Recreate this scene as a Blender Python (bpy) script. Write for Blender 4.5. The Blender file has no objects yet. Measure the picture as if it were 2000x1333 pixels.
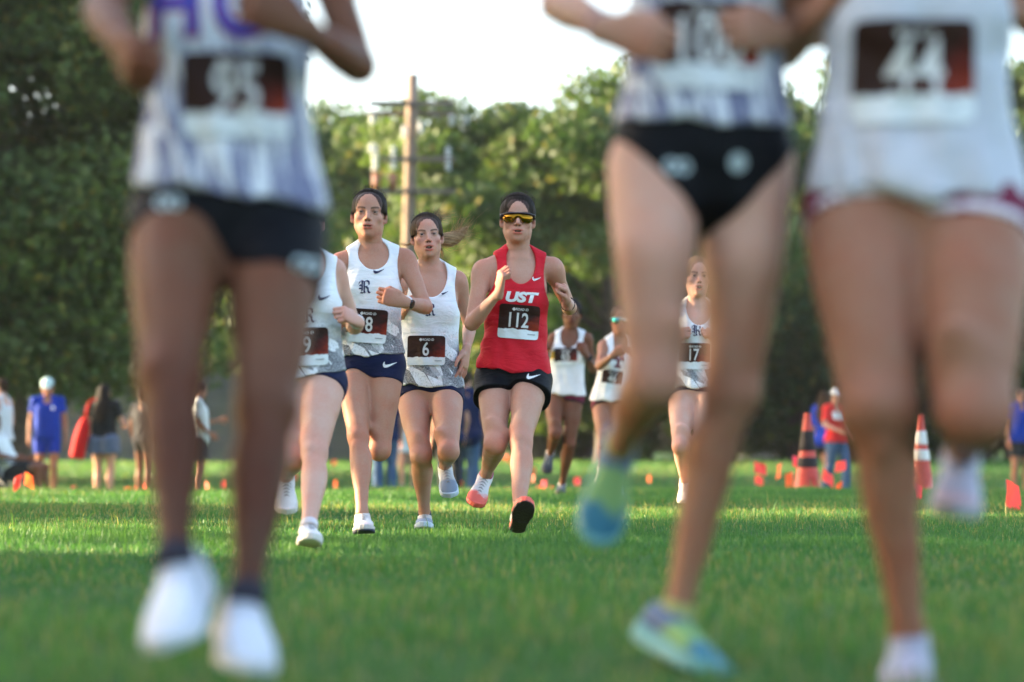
import bpy, bmesh, math, random
import numpy as np
from mathutils import Vector
from mathutils.bvhtree import BVHTree

random.seed(7); rng = np.random.default_rng(7)
SC = bpy.context.scene
COL = SC.collection

# ------------------------------------------------------------------ camera
FPX = 85.0 / 36.0 * 2000.0          # focal length in photograph pixels
CAM_H = 0.42
PITCH = math.atan((871.0 - 666.5) / FPX)
cam_d = bpy.data.cameras.new('camera'); cam = bpy.data.objects.new('camera', cam_d)
COL.objects.link(cam); SC.camera = cam
cam_d.lens = 85.0; cam_d.sensor_width = 36.0; cam_d.clip_end = 3000.0; cam_d.clip_start = 0.05
cam.location = (0, 0, CAM_H); cam.rotation_euler = (math.pi / 2 + PITCH, 0, 0)
cam_d.dof.use_dof = True; cam_d.dof.focus_distance = 12.2; cam_d.dof.aperture_fstop = 1.65

# ------------------------------------------------------------------ sky, sun, exposure
SUN_AZ = math.radians(-76.0)        # measured from +Y towards +X: low sun at the left, a little behind the runners
SUN_EL = math.radians(15.0)
world = bpy.data.worlds.new('World'); SC.world = world; world.use_nodes = True
wn = world.node_tree; wn.nodes.clear()
sky = wn.nodes.new('ShaderNodeTexSky'); sky.sky_type = 'NISHITA'; sky.sun_disc = False
sky.sun_elevation = SUN_EL; sky.sun_rotation = SUN_AZ
sky.air_density = 1.0; sky.dust_density = 4.0; sky.ozone_density = 1.0
bg = wn.nodes.new('ShaderNodeBackground'); bg.inputs[1].default_value = 0.15
wo = wn.nodes.new('ShaderNodeOutputWorld')
wn.links.new(sky.outputs[0], bg.inputs[0]); wn.links.new(bg.outputs[0], wo.inputs[0])
sun_d = bpy.data.lights.new('sun', 'SUN'); sun_d.energy = 5.0; sun_d.angle = math.radians(0.5)
sun_d.color = (1.0, 0.80, 0.52)
sun = bpy.data.objects.new('sun', sun_d); COL.objects.link(sun)
sdir = Vector((math.sin(SUN_AZ) * math.cos(SUN_EL), math.cos(SUN_AZ) * math.cos(SUN_EL), math.sin(SUN_EL)))
sun.rotation_euler = sdir.to_track_quat('Z', 'Y').to_euler(); sun.location = sdir * 60
SC.view_settings.view_transform = 'Standard'; SC.view_settings.look = 'None'
SC.view_settings.exposure = 2.6; SC.view_settings.gamma = 1.0; SC.view_settings.use_curve_mapping = False
SC.render.engine = 'CYCLES'
SC.cycles.use_denoising = True
SC.cycles.max_bounces = 6; SC.cycles.diffuse_bounces = 3; SC.cycles.glossy_bounces = 3
SC.cycles.transmission_bounces = 3; SC.cycles.transparent_max_bounces = 6
SC.cycles.caustics_reflective = False; SC.cycles.caustics_refractive = False

# ------------------------------------------------------------------ small maths
def V3(*a): return np.array(a, float)
def nrm(v): return v / (np.linalg.norm(v) + 1e-12)
def orth(v, axis): return nrm(v - axis * np.dot(v, axis))
CP, SP = math.cos(PITCH), math.sin(PITCH)
def at(px, py, d):
    """point of the place seen at a photograph pixel, d metres down the field"""
    cx, cy = (px - 1000.0) / FPX, (666.5 - py) / FPX
    ray = V3(cx, CP - cy * SP, SP + cy * CP)
    return V3(0, 0, CAM_H) + ray * (d / ray[1])
def reach(px, py, parent, length, sign):
    """joint seen at a pixel, a given bone length from its parent; sign -1 nearer the camera, +1 farther"""
    d0 = parent[1]
    best = None
    for s in np.linspace(0, 1.1 * length, 120):
        p = at(px, py, d0 + sign * s); e = abs(np.linalg.norm(p - parent) - length)
        if best is None or e < best[0]: best = (e, p)
    return best[1]

# ------------------------------------------------------------------ materials
def mat_new(name):
    m = bpy.data.materials.new(name); m.use_nodes = True
    nt = m.node_tree; nt.nodes.clear()
    out = nt.nodes.new('ShaderNodeOutputMaterial'); b = nt.nodes.new('ShaderNodeBsdfPrincipled')
    nt.links.new(b.outputs[0], out.inputs[0])
    return m, nt, b, out
def node(nt, typ, **kw):
    n = nt.nodes.new(typ)
    for k, v in kw.items(): setattr(n, k, v)
    return n
def mixrgb(nt, fac, a, b, blend='MIX'):
    n = node(nt, 'ShaderNodeMix', data_type='RGBA', blend_type=blend)
    for i, val in ((0, fac), (6, a), (7, b)):
        if hasattr(val, 'links') or isinstance(val, bpy.types.NodeSocket): nt.links.new(val, n.inputs[i])
        else: n.inputs[i].default_value = val if i == 0 else (*val[:3], 1)
    return n.outputs[2]
def ramp(nt, src, stops):
    r = node(nt, 'ShaderNodeValToRGB'); nt.links.new(src, r.inputs[0])
    el = r.color_ramp.elements
    while len(el) < len(stops): el.new(0.5)
    for e, (p, c) in zip(el, stops):
        e.position = p; e.color = (c, c, c, 1) if not hasattr(c, '__len__') else (*c, 1)
    return r.outputs[0]
def noise(nt, vec, scale, detail=3.0, rough=0.5, dist=0.0):
    n = node(nt, 'ShaderNodeTexNoise'); n.inputs['Scale'].default_value = scale
    n.inputs['Detail'].default_value = detail; n.inputs['Roughness'].default_value = rough; n.inputs['Distortion'].default_value = dist
    if vec is not None: nt.links.new(vec, n.inputs['Vector'])
    return n.outputs[0]
def math_n(nt, op, a, b=None):
    n = node(nt, 'ShaderNodeMath', operation=op)
    for i, val in enumerate((a, b)):
        if val is None: continue
        if isinstance(val, bpy.types.NodeSocket): nt.links.new(val, n.inputs[i])
        else: n.inputs[i].default_value = val
    return n.outputs[0]
def bump(nt, b, h, dist, strength=0.6):
    n = node(nt, 'ShaderNodeBump'); n.inputs['Strength'].default_value = strength; n.inputs['Distance'].default_value = dist
    nt.links.new(h, n.inputs['Height']); nt.links.new(n.outputs[0], b.inputs['Normal'])
def objco(nt): return node(nt, 'ShaderNodeTexCoord').outputs['Object']
def mapping(nt, vec, scale=(1, 1, 1), rot=(0, 0, 0)):
    n = node(nt, 'ShaderNodeMapping'); nt.links.new(vec, n.inputs[0])
    n.inputs['Scale'].default_value = scale; n.inputs['Rotation'].default_value = rot
    return n.outputs[0]
def attr(nt, name): return node(nt, 'ShaderNodeAttribute', attribute_name=name)

MATS = {}
def plain(name, col, rough=0.6, var=0.12, scale=30.0, bumpd=0.0, metal=0.0, spec=0.5):
    if name in MATS: return MATS[name]
    m, nt, b, o = mat_new(name)
    n = noise(nt, objco(nt), scale, 4.0)
    c = mixrgb(nt, ramp(nt, n, [(0.3, 0.0), (0.7, 1.0)]), [max(0, x * (1 - var)) for x in col], [min(1, x * (1 + var)) for x in col])
    nt.links.new(c, b.inputs['Base Color']); b.inputs['Roughness'].default_value = rough
    b.inputs['Metallic'].default_value = metal; b.inputs['Specular IOR Level'].default_value = spec
    if bumpd: bump(nt, b, n, bumpd)
    MATS[name] = m; return m
def skin_mat():
    if 'skin' in MATS: return MATS['skin']
    m, nt, b, o = mat_new('skin')
    a = attr(nt, 'Col'); co = objco(nt)
    n1 = noise(nt, co, 9.0, 5.0, 0.6); n2 = noise(nt, co, 160.0, 2.0)
    c = mixrgb(nt, ramp(nt, n1, [(0.35, 0.0), (0.7, 0.35)]), a.outputs[0], (0.55, 0.16, 0.10), 'SOFT_LIGHT')
    c = mixrgb(nt, ramp(nt, n2, [(0.3, 0.0), (0.75, 0.25)]), c, (0.25, 0.12, 0.08), 'SOFT_LIGHT')
    nt.links.new(c, b.inputs['Base Color'])
    nt.links.new(ramp(nt, n1, [(0.3, 0.42), (0.7, 0.58)]), b.inputs['Roughness'])
    b.inputs['Specular IOR Level'].default_value = 0.16
    b.inputs['Subsurface Weight'].default_value = 0.12
    b.inputs['Subsurface Radius'].default_value = (1.0, 0.35, 0.2); b.inputs['Subsurface Scale'].default_value = 0.012
    bump(nt, b, n2, 0.0008, 0.5)
    MATS['skin'] = m; return m
def hair_mat(name, col, col2):
    if name in MATS: return MATS[name]
    m, nt, b, o = mat_new(name)
    v = mapping(nt, attr(nt, 'hp').outputs['Vector'], (260, 14, 40))
    n = noise(nt, v, 1.0, 3.0, 0.6)
    c = mixrgb(nt, ramp(nt, n, [(0.3, 0.0), (0.72, 1.0)]), col, col2)
    nt.links.new(c, b.inputs['Base Color']); b.inputs['Roughness'].default_value = 0.6; b.inputs['Specular IOR Level'].default_value = 0.07
    bump(nt, b, n, 0.004, 0.8)
    MATS[name] = m; return m
def cloth_bump(nt, b, scale=1.0):
    v = attr(nt, 'tp').outputs['Vector']
    w = noise(nt, mapping(nt, v, (9, 9, 26)), 1.0, 3.0, 0.55, 1.2)
    f = noise(nt, mapping(nt, v, (700, 700, 700)), 1.0, 1.0)
    h = math_n(nt, 'ADD', w, math_n(nt, 'MULTIPLY', f, 0.05))
    bump(nt, b, h, 0.012 * scale, 0.65)
def cloth_plain(name, col, rough=0.75, sheen=0.1, bscale=1.0, col2=None):
    if name in MATS: return MATS[name]
    m, nt, b, o = mat_new(name)
    v = attr(nt, 'tp').outputs['Vector']
    n = noise(nt, v, 14.0, 4.0)
    c = mixrgb(nt, ramp(nt, n, [(0.3, 0.0), (0.7, 1.0)]), [x * 0.9 for x in col], col2 or [min(1, x * 1.08) for x in col])
    nt.links.new(c, b.inputs['Base Color']); b.inputs['Roughness'].default_value = rough
    b.inputs['Specular IOR Level'].default_value = 0.12
    cloth_bump(nt, b, bscale)
    MATS[name] = m; return m
def cloth_shard(name, white, dark, zlo, zhi, tilt, rot=0.85, sc=(34, 14, 9)):
    """white singlet whose lower part carries grey angular shards fading upward"""
    if name in MATS: return MATS[name]
    m, nt, b, o = mat_new(name)
    v = attr(nt, 'tp').outputs['Vector']
    mp = mapping(nt, mapping(nt, v, (1, 1, 1), (0, rot, 0)), sc)
    vo = node(nt, 'ShaderNodeTexVoronoi', feature='F1'); vo.inputs['Scale'].default_value = 1.0
    nt.links.new(mp, vo.inputs['Vector'])
    sx = node(nt, 'ShaderNodeSeparateColor'); nt.links.new(vo.outputs['Color'], sx.inputs[0])
    mask = ramp(nt, sx.outputs[0], [(0.40, 0.0), (0.44, 0.75), (0.75, 1.0)])
    grain = noise(nt, v, 220.0, 2.0)
    mask = math_n(nt, 'MULTIPLY', mask, ramp(nt, grain, [(0.35, 0.55), (0.6, 1.0)]))
    sep = node(nt, 'ShaderNodeSeparateXYZ'); nt.links.new(v, sep.inputs[0])
    hz = math_n(nt, 'ADD', sep.outputs[2], math_n(nt, 'MULTIPLY', sep.outputs[0], tilt))
    hz = math_n(nt, 'ADD', hz, math_n(nt, 'MULTIPLY', math_n(nt, 'SUBTRACT', noise(nt, v, 9.0), 0.5), 0.10))
    mr = node(nt, 'ShaderNodeMapRange'); nt.links.new(hz, mr.inputs[0])
    mr.inputs[1].default_value = zlo; mr.inputs[2].default_value = zhi; mr.inputs[3].default_value = 1; mr.inputs[4].default_value = 0
    dots = ramp(nt, noise(nt, v, 130.0, 1.0), [(0.56, 0.0), (0.64, 1.0)])
    fade = math_n(nt, 'MULTIPLY', mask, ramp(nt, mr.outputs[0], [(0.28, 0.0), (0.55, 1.0)]))
    spr = math_n(nt, 'MULTIPLY', dots, ramp(nt, mr.outputs[0], [(0.08, 0.0), (0.40, 0.5), (0.7, 0.3)]))
    c = mixrgb(nt, math_n(nt, 'MAXIMUM', fade, spr), white, dark)
    nt.links.new(c, b.inputs['Base Color']); b.inputs['Roughness'].default_value = 0.7
    cloth_bump(nt, b)
    MATS[name] = m; return m
def bib_mat():
    if 'bib' in MATS: return MATS['bib']
    m, nt, b, o = mat_new('bib')
    v = attr(nt, 'uvw').outputs['Vector']
    sep = node(nt, 'ShaderNodeSeparateXYZ'); nt.links.new(v, sep.inputs[0])
    x, y = sep.outputs[0], sep.outputs[1]
    rag = math_n(nt, 'ADD', y, math_n(nt, 'MULTIPLY', math_n(nt, 'SUBTRACT', noise(nt, mapping(nt, v, (7, 3, 1)), 1.0, 4.0), 0.5), 0.14))
    edge = ramp(nt, rag, [(0.268, 0.0), (0.285, 1.0)])
    glow = math_n(nt, 'ADD', math_n(nt, 'MULTIPLY', x, 0.75), math_n(nt, 'MULTIPLY', y, -0.9))
    glow = math_n(nt, 'ADD', glow, math_n(nt, 'MULTIPLY', noise(nt, mapping(nt, v, (4, 5, 1)), 1.0, 4.0), 0.75))
    red = ramp(nt, glow, [(0.32, (0.034, 0.015, 0.011)), (0.52, (0.085, 0.014, 0.010)), (0.76, (0.24, 0.030, 0.012))])
    c = mixrgb(nt, edge, (0.72, 0.75, 0.76), red)
    nt.links.new(c, b.inputs['Base Color']); b.inputs['Roughness'].default_value = 0.55; b.inputs['Specular IOR Level'].default_value = 0.12
    bump(nt, b, noise(nt, mapping(nt, v, (3, 3, 1)), 1.0, 2.0), 0.02, 0.6)
    MATS['bib'] = m; return m

# ------------------------------------------------------------------ object helpers
def mesh_np(name, verts, faces, material=None, root=None, parent=None, smooth=True, col=None, vattrs=None, fmat=None):
    """one mesh object from arrays; vertices are given in world space, stored relative to the thing's base"""
    v = np.asarray(verts, np.float32).reshape(-1, 3)
    if root is not None: v = v - np.array(root.location, np.float32)
    me = bpy.data.meshes.new(name)
    if isinstance(faces, np.ndarray):
        nf, k = faces.shape
        me.vertices.add(len(v)); me.vertices.foreach_set('co', v.ravel())
        me.loops.add(nf * k); me.loops.foreach_set('vertex_index', faces.astype(np.int32).ravel())
        me.polygons.add(nf); me.polygons.foreach_set('loop_start', np.arange(0, nf * k, k, dtype=np.int32))
        if smooth: me.polygons.foreach_set('use_smooth', np.ones(nf, bool))
        me.update(calc_edges=True)
    else:
        me.from_pydata([tuple(map(float, q)) for q in v], [], [tuple(map(int, f)) for f in faces])
        if smooth: me.polygons.foreach_set('use_smooth', np.ones(len(me.polygons), bool))
        me.update()
    if col is not None:
        a = me.color_attributes.new('Col', 'FLOAT_COLOR', 'POINT')
        c4 = np.ones((len(v), 4), np.float32); c4[:, :3] = col; a.data.foreach_set('color', c4.ravel())
    for k2, arr in (vattrs or {}).items():
        a = me.attributes.new(k2, 'FLOAT_VECTOR', 'POINT'); a.data.foreach_set('vector', np.asarray(arr, np.float32).ravel())
    mats = material if isinstance(material, (list, tuple)) else [material]
    for mm in mats:
        if mm is not None: me.materials.append(mm)
    if fmat is not None: me.polygons.foreach_set('material_index', np.asarray(fmat, np.int32))
    o = bpy.data.objects.new(name, me); COL.objects.link(o)
    p = parent if parent is not None else root
    if p is not None: o.parent = p
    return o
def empty(name, loc, label=None, cat=None, group=None):
    o = bpy.data.objects.new(name, None); COL.objects.link(o); o.location = tuple(map(float, loc)); o.empty_display_size = 0.1
    return tag(o, label, cat, group)
def tag(o, label=None, cat=None, group=None, kind=None):
    if label: o['label'] = label
    if cat: o['category'] = cat
    if group: o['group'] = group
    if kind: o['kind'] = kind
    return o
class MB:
    """collects simple shapes into one mesh"""
    def __init__(s): s.v = []; s.f = []
    def add(s, vs, fs):
        n = len(s.v); s.v += [tuple(map(float, q)) for q in vs]; s.f += [tuple(i + n for i in f) for f in fs]; return s
    def box(s, c, d, ax=None):
        c = np.array(c, float); ax = np.eye(3) if ax is None else ax
        vs = [c + ax[0] * i * d[0] / 2 + ax[1] * j * d[1] / 2 + ax[2] * k * d[2] / 2 for i in (-1, 1) for j in (-1, 1) for k in (-1, 1)]
        return s.add(vs, [(0, 1, 3, 2), (4, 6, 7, 5), (0, 4, 5, 1), (2, 3, 7, 6), (0, 2, 6, 4), (1, 5, 7, 3)])
    def tube(s, pts, rad, n=8, cap=True):
        pts = [np.array(p, float) for p in pts]; rad = rad if hasattr(rad, '__len__') else [rad] * len(pts)
        vs = []; prev = None
        for i, p in enumerate(pts):
            t = nrm(pts[min(i + 1, len(pts) - 1)] - pts[max(i - 1, 0)])
            if prev is None: a = orth(V3(0.31, 0.7, 0.2) if abs(t[2]) > 0.8 else V3(0, 0, 1), t)
            else: a = orth(prev, t)
            prev = a; b = np.cross(t, a)
            vs += [p + rad[i] * (a * math.cos(q) + b * math.sin(q)) for q in [2 * math.pi * k / n for k in range(n)]]
        fs = [(i * n + k, i * n + (k + 1) % n, (i + 1) * n + (k + 1) % n, (i + 1) * n + k) for i in range(len(pts) - 1) for k in range(n)]
        if cap: fs += [tuple(reversed(range(n))), tuple(range((len(pts) - 1) * n, len(pts) * n))]
        return s.add(vs, fs)
    def lathe(s, c, prof, n=24):
        c = np.array(c, float); vs = []
        for r, z in prof: vs += [c + V3(r * math.cos(2 * math.pi * k / n), r * math.sin(2 * math.pi * k / n), z) for k in range(n)]
        fs = [(i * n + k, i * n + (k + 1) % n, (i + 1) * n + (k + 1) % n, (i + 1) * n + k) for i in range(len(prof) - 1) for k in range(n)]
        return s.add(vs, fs)
    def build(s, name, material, root=None, parent=None, smooth=False, **kw):
        return mesh_np(name, s.v, s.f, material, root, parent, smooth, **kw)
# ------------------------------------------------------------------ implicit-surface modelling
f32 = np.float32
class Sweep:
    """limb: elliptical sections (t, ru, rv, ou, ov) along a straight axis a-b; u = side, v = front"""
    def __init__(s, a, b, front, knots, k=0.02, twist=0.0, p=2.0, cap=1.0, op='u', side=None, grow=0.0):
        s.a = np.array(a, float); b = np.array(b, float); s.L = np.linalg.norm(b - s.a); s.w = (b - s.a) / s.L
        if side is not None: s.u = orth(side, s.w); s.v = np.cross(s.u, s.w)
        else: s.v = orth(front, s.w); s.u = np.cross(s.w, s.v)
        kn = np.array([tuple(q) + (0,) * (5 - len(q)) for q in knots], float); kn[:, 1:3] += grow
        tt = np.linspace(0, 1, 41); s.tt = tt
        s.c = [np.interp(tt, kn[:, 0], kn[:, i]) for i in range(1, 5)]
        if len(kn) > 2:
            ker = np.array([1, 2, 3, 2, 1.]) / 9
            s.c = [np.convolve(np.pad(q, 2, mode='edge'), ker, 'valid') for q in s.c]
        s.k = k; s.twist = twist; s.p = p; s.cap = cap; s.op = op
        R = max(s.c[0].max(), s.c[1].max()) * max(1, cap) + max(abs(s.c[2]).max(), abs(s.c[3]).max())
        s.lo = np.minimum(s.a, b) - R; s.hi = np.maximum(s.a, b) + R
    def ev(s, X, Y, Z):
        dx, dy, dz = X - f32(s.a[0]), Y - f32(s.a[1]), Z - f32(s.a[2])
        T = dx * f32(s.w[0]) + dy * f32(s.w[1]) + dz * f32(s.w[2])
        U = dx * f32(s.u[0]) + dy * f32(s.u[1]) + dz * f32(s.u[2])
        W = dx * f32(s.v[0]) + dy * f32(s.v[1]) + dz * f32(s.v[2])
        tc = np.clip(T, 0, s.L)
        q = tc / s.L
        ru, rv, ou, ov = [np.interp(q.ravel(), s.tt, c).reshape(q.shape).astype(f32) for c in s.c]
        if s.twist:
            th = s.twist * q; cs, sn = np.cos(th), np.sin(th); U, W = U * cs + W * sn, -U * sn + W * cs
        U = U - ou; W = W - ov
        rc = np.minimum(ru, rv) * f32(s.cap)
        E = (T - tc) / rc
        a, b = U / ru, W / rv
        if s.p == 2.0: k0 = np.sqrt(a * a + b * b + E * E)
        else: k0 = (np.abs(a) ** s.p + np.abs(b) ** s.p + np.abs(E) ** s.p) ** f32(1 / s.p)
        k1 = np.sqrt((a / ru) ** 2 + (b / rv) ** 2 + (E / rc) ** 2) + 1e-6
        return np.where(k0 < 0.25, (k0 - 1) * np.minimum(ru, rv), k0 * (k0 - 1) / k1)
class Ell:
    def __init__(s, c, r, ax=None, k=0.02, op='u'):
        s.c = np.array(c, float); s.r = np.array(r if hasattr(r, '__len__') else (r, r, r), float)
        s.ax = np.eye(3) if ax is None else np.array(ax, float); s.k = k; s.op = op
        ext = np.sqrt(((s.ax * s.r[:, None]) ** 2).sum(0)); s.lo = s.c - ext; s.hi = s.c + ext
    def ev(s, X, Y, Z):
        dx, dy, dz = X - f32(s.c[0]), Y - f32(s.c[1]), Z - f32(s.c[2]); k0 = 0; k1 = 0
        for i in range(3):
            q = (dx * f32(s.ax[i, 0]) + dy * f32(s.ax[i, 1]) + dz * f32(s.ax[i, 2])) / f32(s.r[i])
            k0 = k0 + q * q; k1 = k1 + (q / f32(s.r[i])) ** 2
        k0 = np.sqrt(k0); k1 = np.sqrt(k1) + 1e-6
        return np.where(k0 < 0.2, (k0 - 1) * f32(s.r.min()), k0 * (k0 - 1) / k1)
class Fn:
    """arbitrary cut: keep where fn <= 0 (op 'i') or remove where fn < 0 (op 's')"""
    def __init__(s, fn, op='i', k=0.004, lo=None, hi=None): s.fn = fn; s.op = op; s.k = k; s.lo = lo; s.hi = hi
    def ev(s, X, Y, Z): return s.fn(X, Y, Z)
def cap_(a, b, ra, rb=None, k=0.006, op='u'):
    rb = ra if rb is None else rb
    w = nrm(np.array(b, float) - np.array(a, float))
    return Sweep(a, b, V3(0.3, 0.5, 0.8) if abs(w[2]) < 0.9 else V3(1, 0.2, 0), [(0, ra, ra), (1, rb, rb)], k=k, op=op)
def smin(a, b, k):
    h = np.clip(f32(0.5) + (b - a) * f32(0.5 / k), 0, 1); return b + (a - b) * h - f32(k) * h * (1 - h)
def bounds(prims, pad=0.02):
    lo = np.min([p.lo for p in prims if p.lo is not None and p.op == 'u'], 0) - pad
    hi = np.max([p.hi for p in prims if p.hi is not None and p.op == 'u'], 0) + pad
    return lo, hi
def field(prims, h, lo=None, hi=None, off=0.0):
    if lo is None: lo, hi = bounds(prims, 0.02 + off)
    n = np.ceil((np.array(hi) - lo) / h).astype(int) + 1
    F = np.full(n, 0.3, f32)
    ax = [(lo[i] + h * np.arange(n[i])).astype(f32) for i in range(3)]
    first_cut = True
    for p in prims:
        if p.op in 'is' and first_cut and off: F -= f32(off); first_cut = False
        if p.lo is None: i0, i1 = np.zeros(3, int), n
        else:
            pad = p.k + off + 2.5 * h
            i0 = np.clip(np.floor((p.lo - pad - lo) / h).astype(int), 0, n); i1 = np.clip(np.ceil((p.hi + pad - lo) / h).astype(int) + 1, 0, n)
        if np.any(i1 <= i0): continue
        sl = tuple(slice(i0[i], i1[i]) for i in range(3))
        d = p.ev(ax[0][sl[0]][:, None, None], ax[1][sl[1]][None, :, None], ax[2][sl[2]][None, None, :])
        if p.op == 'u': F[sl] = smin(F[sl], d, p.k)
        elif p.op == 's': F[sl] = -smin(-F[sl], d, p.k)
        else: F[sl] = -smin(-F[sl], -d, p.k)
    if off and first_cut: F -= f32(off)
    return F, np.array(lo, float)
def nets(F, lo, h):
    """naive surface nets -> verts, quads"""
    S = F < 0; nx, ny, nz = F.shape
    c = np.zeros((nx - 1, ny - 1, nz - 1), np.int8)
    for i in (0, 1):
        for j in (0, 1):
            for k in (0, 1): c += S[i:nx - 1 + i, j:ny - 1 + j, k:nz - 1 + k]
    act = (c > 0) & (c < 8)
    I, J, K = np.nonzero(act); n = len(I)
    idm = np.full(act.shape, -1, np.int32); idm[I, J, K] = np.arange(n)
    corner = {}
    for i in (0, 1):
        for j in (0, 1):
            for k in (0, 1): corner[(i, j, k)] = F[I + i, J + j, K + k]
    acc = np.zeros((n, 3)); cnt = np.zeros(n)
    for a, va in corner.items():
        for d in range(3):
            if a[d]: continue
            b = list(a); b[d] = 1; vb = corner[tuple(b)]
            m = (va < 0) != (vb < 0)
            t = np.where(m, va / np.where(m, va - vb, 1), 0)
            p = np.zeros((n, 3)); p[:] = a; p[:, d] += t
            acc += p * m[:, None]; cnt += m
    V = (np.stack([I, J, K], 1) + acc / cnt[:, None]) * h + lo
    Q = []
    for d in range(3):
        e1, e2 = [q for q in range(3) if q != d]
        sa = [slice(None)] * 3; sb = [slice(None)] * 3
        sa[d] = slice(0, -1); sb[d] = slice(1, None)
        for e in (e1, e2): sa[e] = slice(1, -1); sb[e] = slice(1, -1)
        A, B = S[tuple(sa)], S[tuple(sb)]
        for flip, msk in ((0, A & ~B), (1, ~A & B)):
            idx = np.stack(np.nonzero(msk), 1)
            if not len(idx): continue
            idx[:, e1] += 1; idx[:, e2] += 1
            q = []
            for o1, o2 in ((-1, -1), (0, -1), (0, 0), (-1, 0)):
                ii = idx.copy(); ii[:, e1] += o1; ii[:, e2] += o2
                q.append(idm[ii[:, 0], ii[:, 1], ii[:, 2]])
            q = np.stack(q, 1)
            if (flip == 1) != (d == 1): q = q[:, ::-1]
            Q.append(q)
    Q = np.concatenate(Q) if Q else np.zeros((0, 4), int)
    Q = Q[(Q >= 0).all(1)]
    return V, Q
def relax(V, Q, it=1, lam=0.5):
    for _ in range(it):
        S = np.zeros_like(V); C = np.zeros(len(V))
        for a in range(4):
            i, j = Q[:, a], Q[:, (a + 1) % 4]
            for d in range(3):
                S[:, d] += np.bincount(i, V[j, d], len(V)) + np.bincount(j, V[i, d], len(V))
            C += np.bincount(i, minlength=len(V)) + np.bincount(j, minlength=len(V))
        V = V + lam * (S / np.maximum(C, 1)[:, None] - V)
    return V
def vnormals(V, Q):
    n = np.cross(V[Q[:, 2]] - V[Q[:, 0]], V[Q[:, 3]] - V[Q[:, 1]])
    N = np.zeros_like(V)
    for a in range(4):
        for d in range(3): N[:, d] += np.bincount(Q[:, a], n[:, d], len(V))
    return N / (np.linalg.norm(N, axis=1)[:, None] + 1e-9)
def solid(prims, h, off=0.0, it=1, lo=None, hi=None):
    F, l = field(prims, h, lo, hi, off); V, Q = nets(F, l, h)
    return (relax(V, Q, it) if it and len(V) else V), Q
_tab = rng.random((64, 64, 64)).astype(f32)
def vnoise(P):
    P = np.asarray(P, float); i = np.floor(P).astype(int); f = P - i; f = f * f * (3 - 2 * f); r = 0
    for a in (0, 1):
        for b in (0, 1):
            for c in (0, 1):
                w = (f[:, 0] if a else 1 - f[:, 0]) * (f[:, 1] if b else 1 - f[:, 1]) * (f[:, 2] if c else 1 - f[:, 2])
                r = r + w * _tab[(i[:, 0] + a) % 64, (i[:, 1] + b) % 64, (i[:, 2] + c) % 64]
    return r - 0.5
# ------------------------------------------------------------------ people
def text2d(s, size, bold=0.0, xs=1.0, shear=0.0):
    c = bpy.data.curves.new('t', 'FONT'); c.body = s; c.size = size; c.offset = bold; c.shear = shear; c.resolution_u = 4
    c.align_x = 'CENTER'; c.align_y = 'CENTER'
    o = bpy.data.objects.new('t', c); COL.objects.link(o)
    bpy.context.view_layer.update()
    me = bpy.data.meshes.new_from_object(o.evaluated_get(bpy.context.evaluated_depsgraph_get()))
    v = np.array([(q.co.x * xs, q.co.y) for q in me.vertices]); f = [tuple(p.vertices) for p in me.polygons]
    bpy.data.objects.remove(o); bpy.data.curves.remove(c); bpy.data.meshes.remove(me)
    return v, f
def pen(strokes, nib, scale):
    """broad-nib lettering: each stroke is a polyline drawn with a slanted nib"""
    v = []; f = []
    for st in strokes:
        nb = np.array(st[0]) if isinstance(st[0], tuple) and st[0] and st[0][0] == 'n' else None
        pts = st
        for i in range(len(pts) - 1):
            a, b = np.array(pts[i]), np.array(pts[i + 1]); n = np.array(nib)
            k = len(v); q = [a - n, b - n, b + n, a + n]
            ar = sum(q[j][0] * q[(j + 1) % 4][1] - q[(j + 1) % 4][0] * q[j][1] for j in range(4))
            if ar < 0: q = q[::-1]
            v += [w * scale for w in q]; f.append((k, k + 1, k + 2, k + 3))
    return np.array(v), f
def swoosh(w):
    top = [(-.5, .02), (-.47, .16), (-.40, .27), (-.37, .26), (-.38, .14), (-.33, .05), (-.2, .03), (0, .08), (.25, .17), (.52, .27)]
    bot = [(-.5, .02), (-.47, -.10), (-.40, -.18), (-.30, -.2), (-.2, -.19), (-.08, -.14), (.05, -.07), (.2, .03), (.35, .14), (.52, .27)]
    v = np.array(top + bot) * w; n = len(top)
    return v, [(i, i + 1, n + i + 1, n + i)[::-1] for i in range(n - 1)]
R_STROKES = [[(-.42, .40), (-.28, .47), (-.12, .40), (-.02, .47)], [(-.22, .40), (-.22, -.30), (-.34, -.42), (-.12, -.46)],
             [(-.06, .42), (-.06, -.36), (.02, -.44)], [(-.02, .44), (.14, .48), (.28, .40), (.30, .18), (.16, .06), (-.02, .02)],
             [(.06, .04), (.22, -.10), (.24, -.34), (.36, -.44), (.48, -.36)], [(-.42, .14), (-.26, .10)], [(-.44, -.10), (-.28, -.14)], [(-.40, .40), (-.46, .22)]]
def dense(v, f, L):
    bm = bmesh.new(); vs = [bm.verts.new((q[0], q[1], 0)) for q in v]
    for q in f:
        try: bm.faces.new([vs[i] for i in q])
        except ValueError: pass
    bmesh.ops.triangulate(bm, faces=bm.faces[:])
    for _ in range(3):
        e = [x for x in bm.edges if x.calc_length() > L]
        if not e: break
        bmesh.ops.subdivide_edges(bm, edges=e, cuts=1)
        bmesh.ops.triangulate(bm, faces=bm.faces[:])
    bm.verts.index_update()
    vv = np.array([(x.co.x, x.co.y) for x in bm.verts]); ff = [tuple(x.index for x in q.verts) for q in bm.faces]; bm.free()
    return vv, ff

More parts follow.
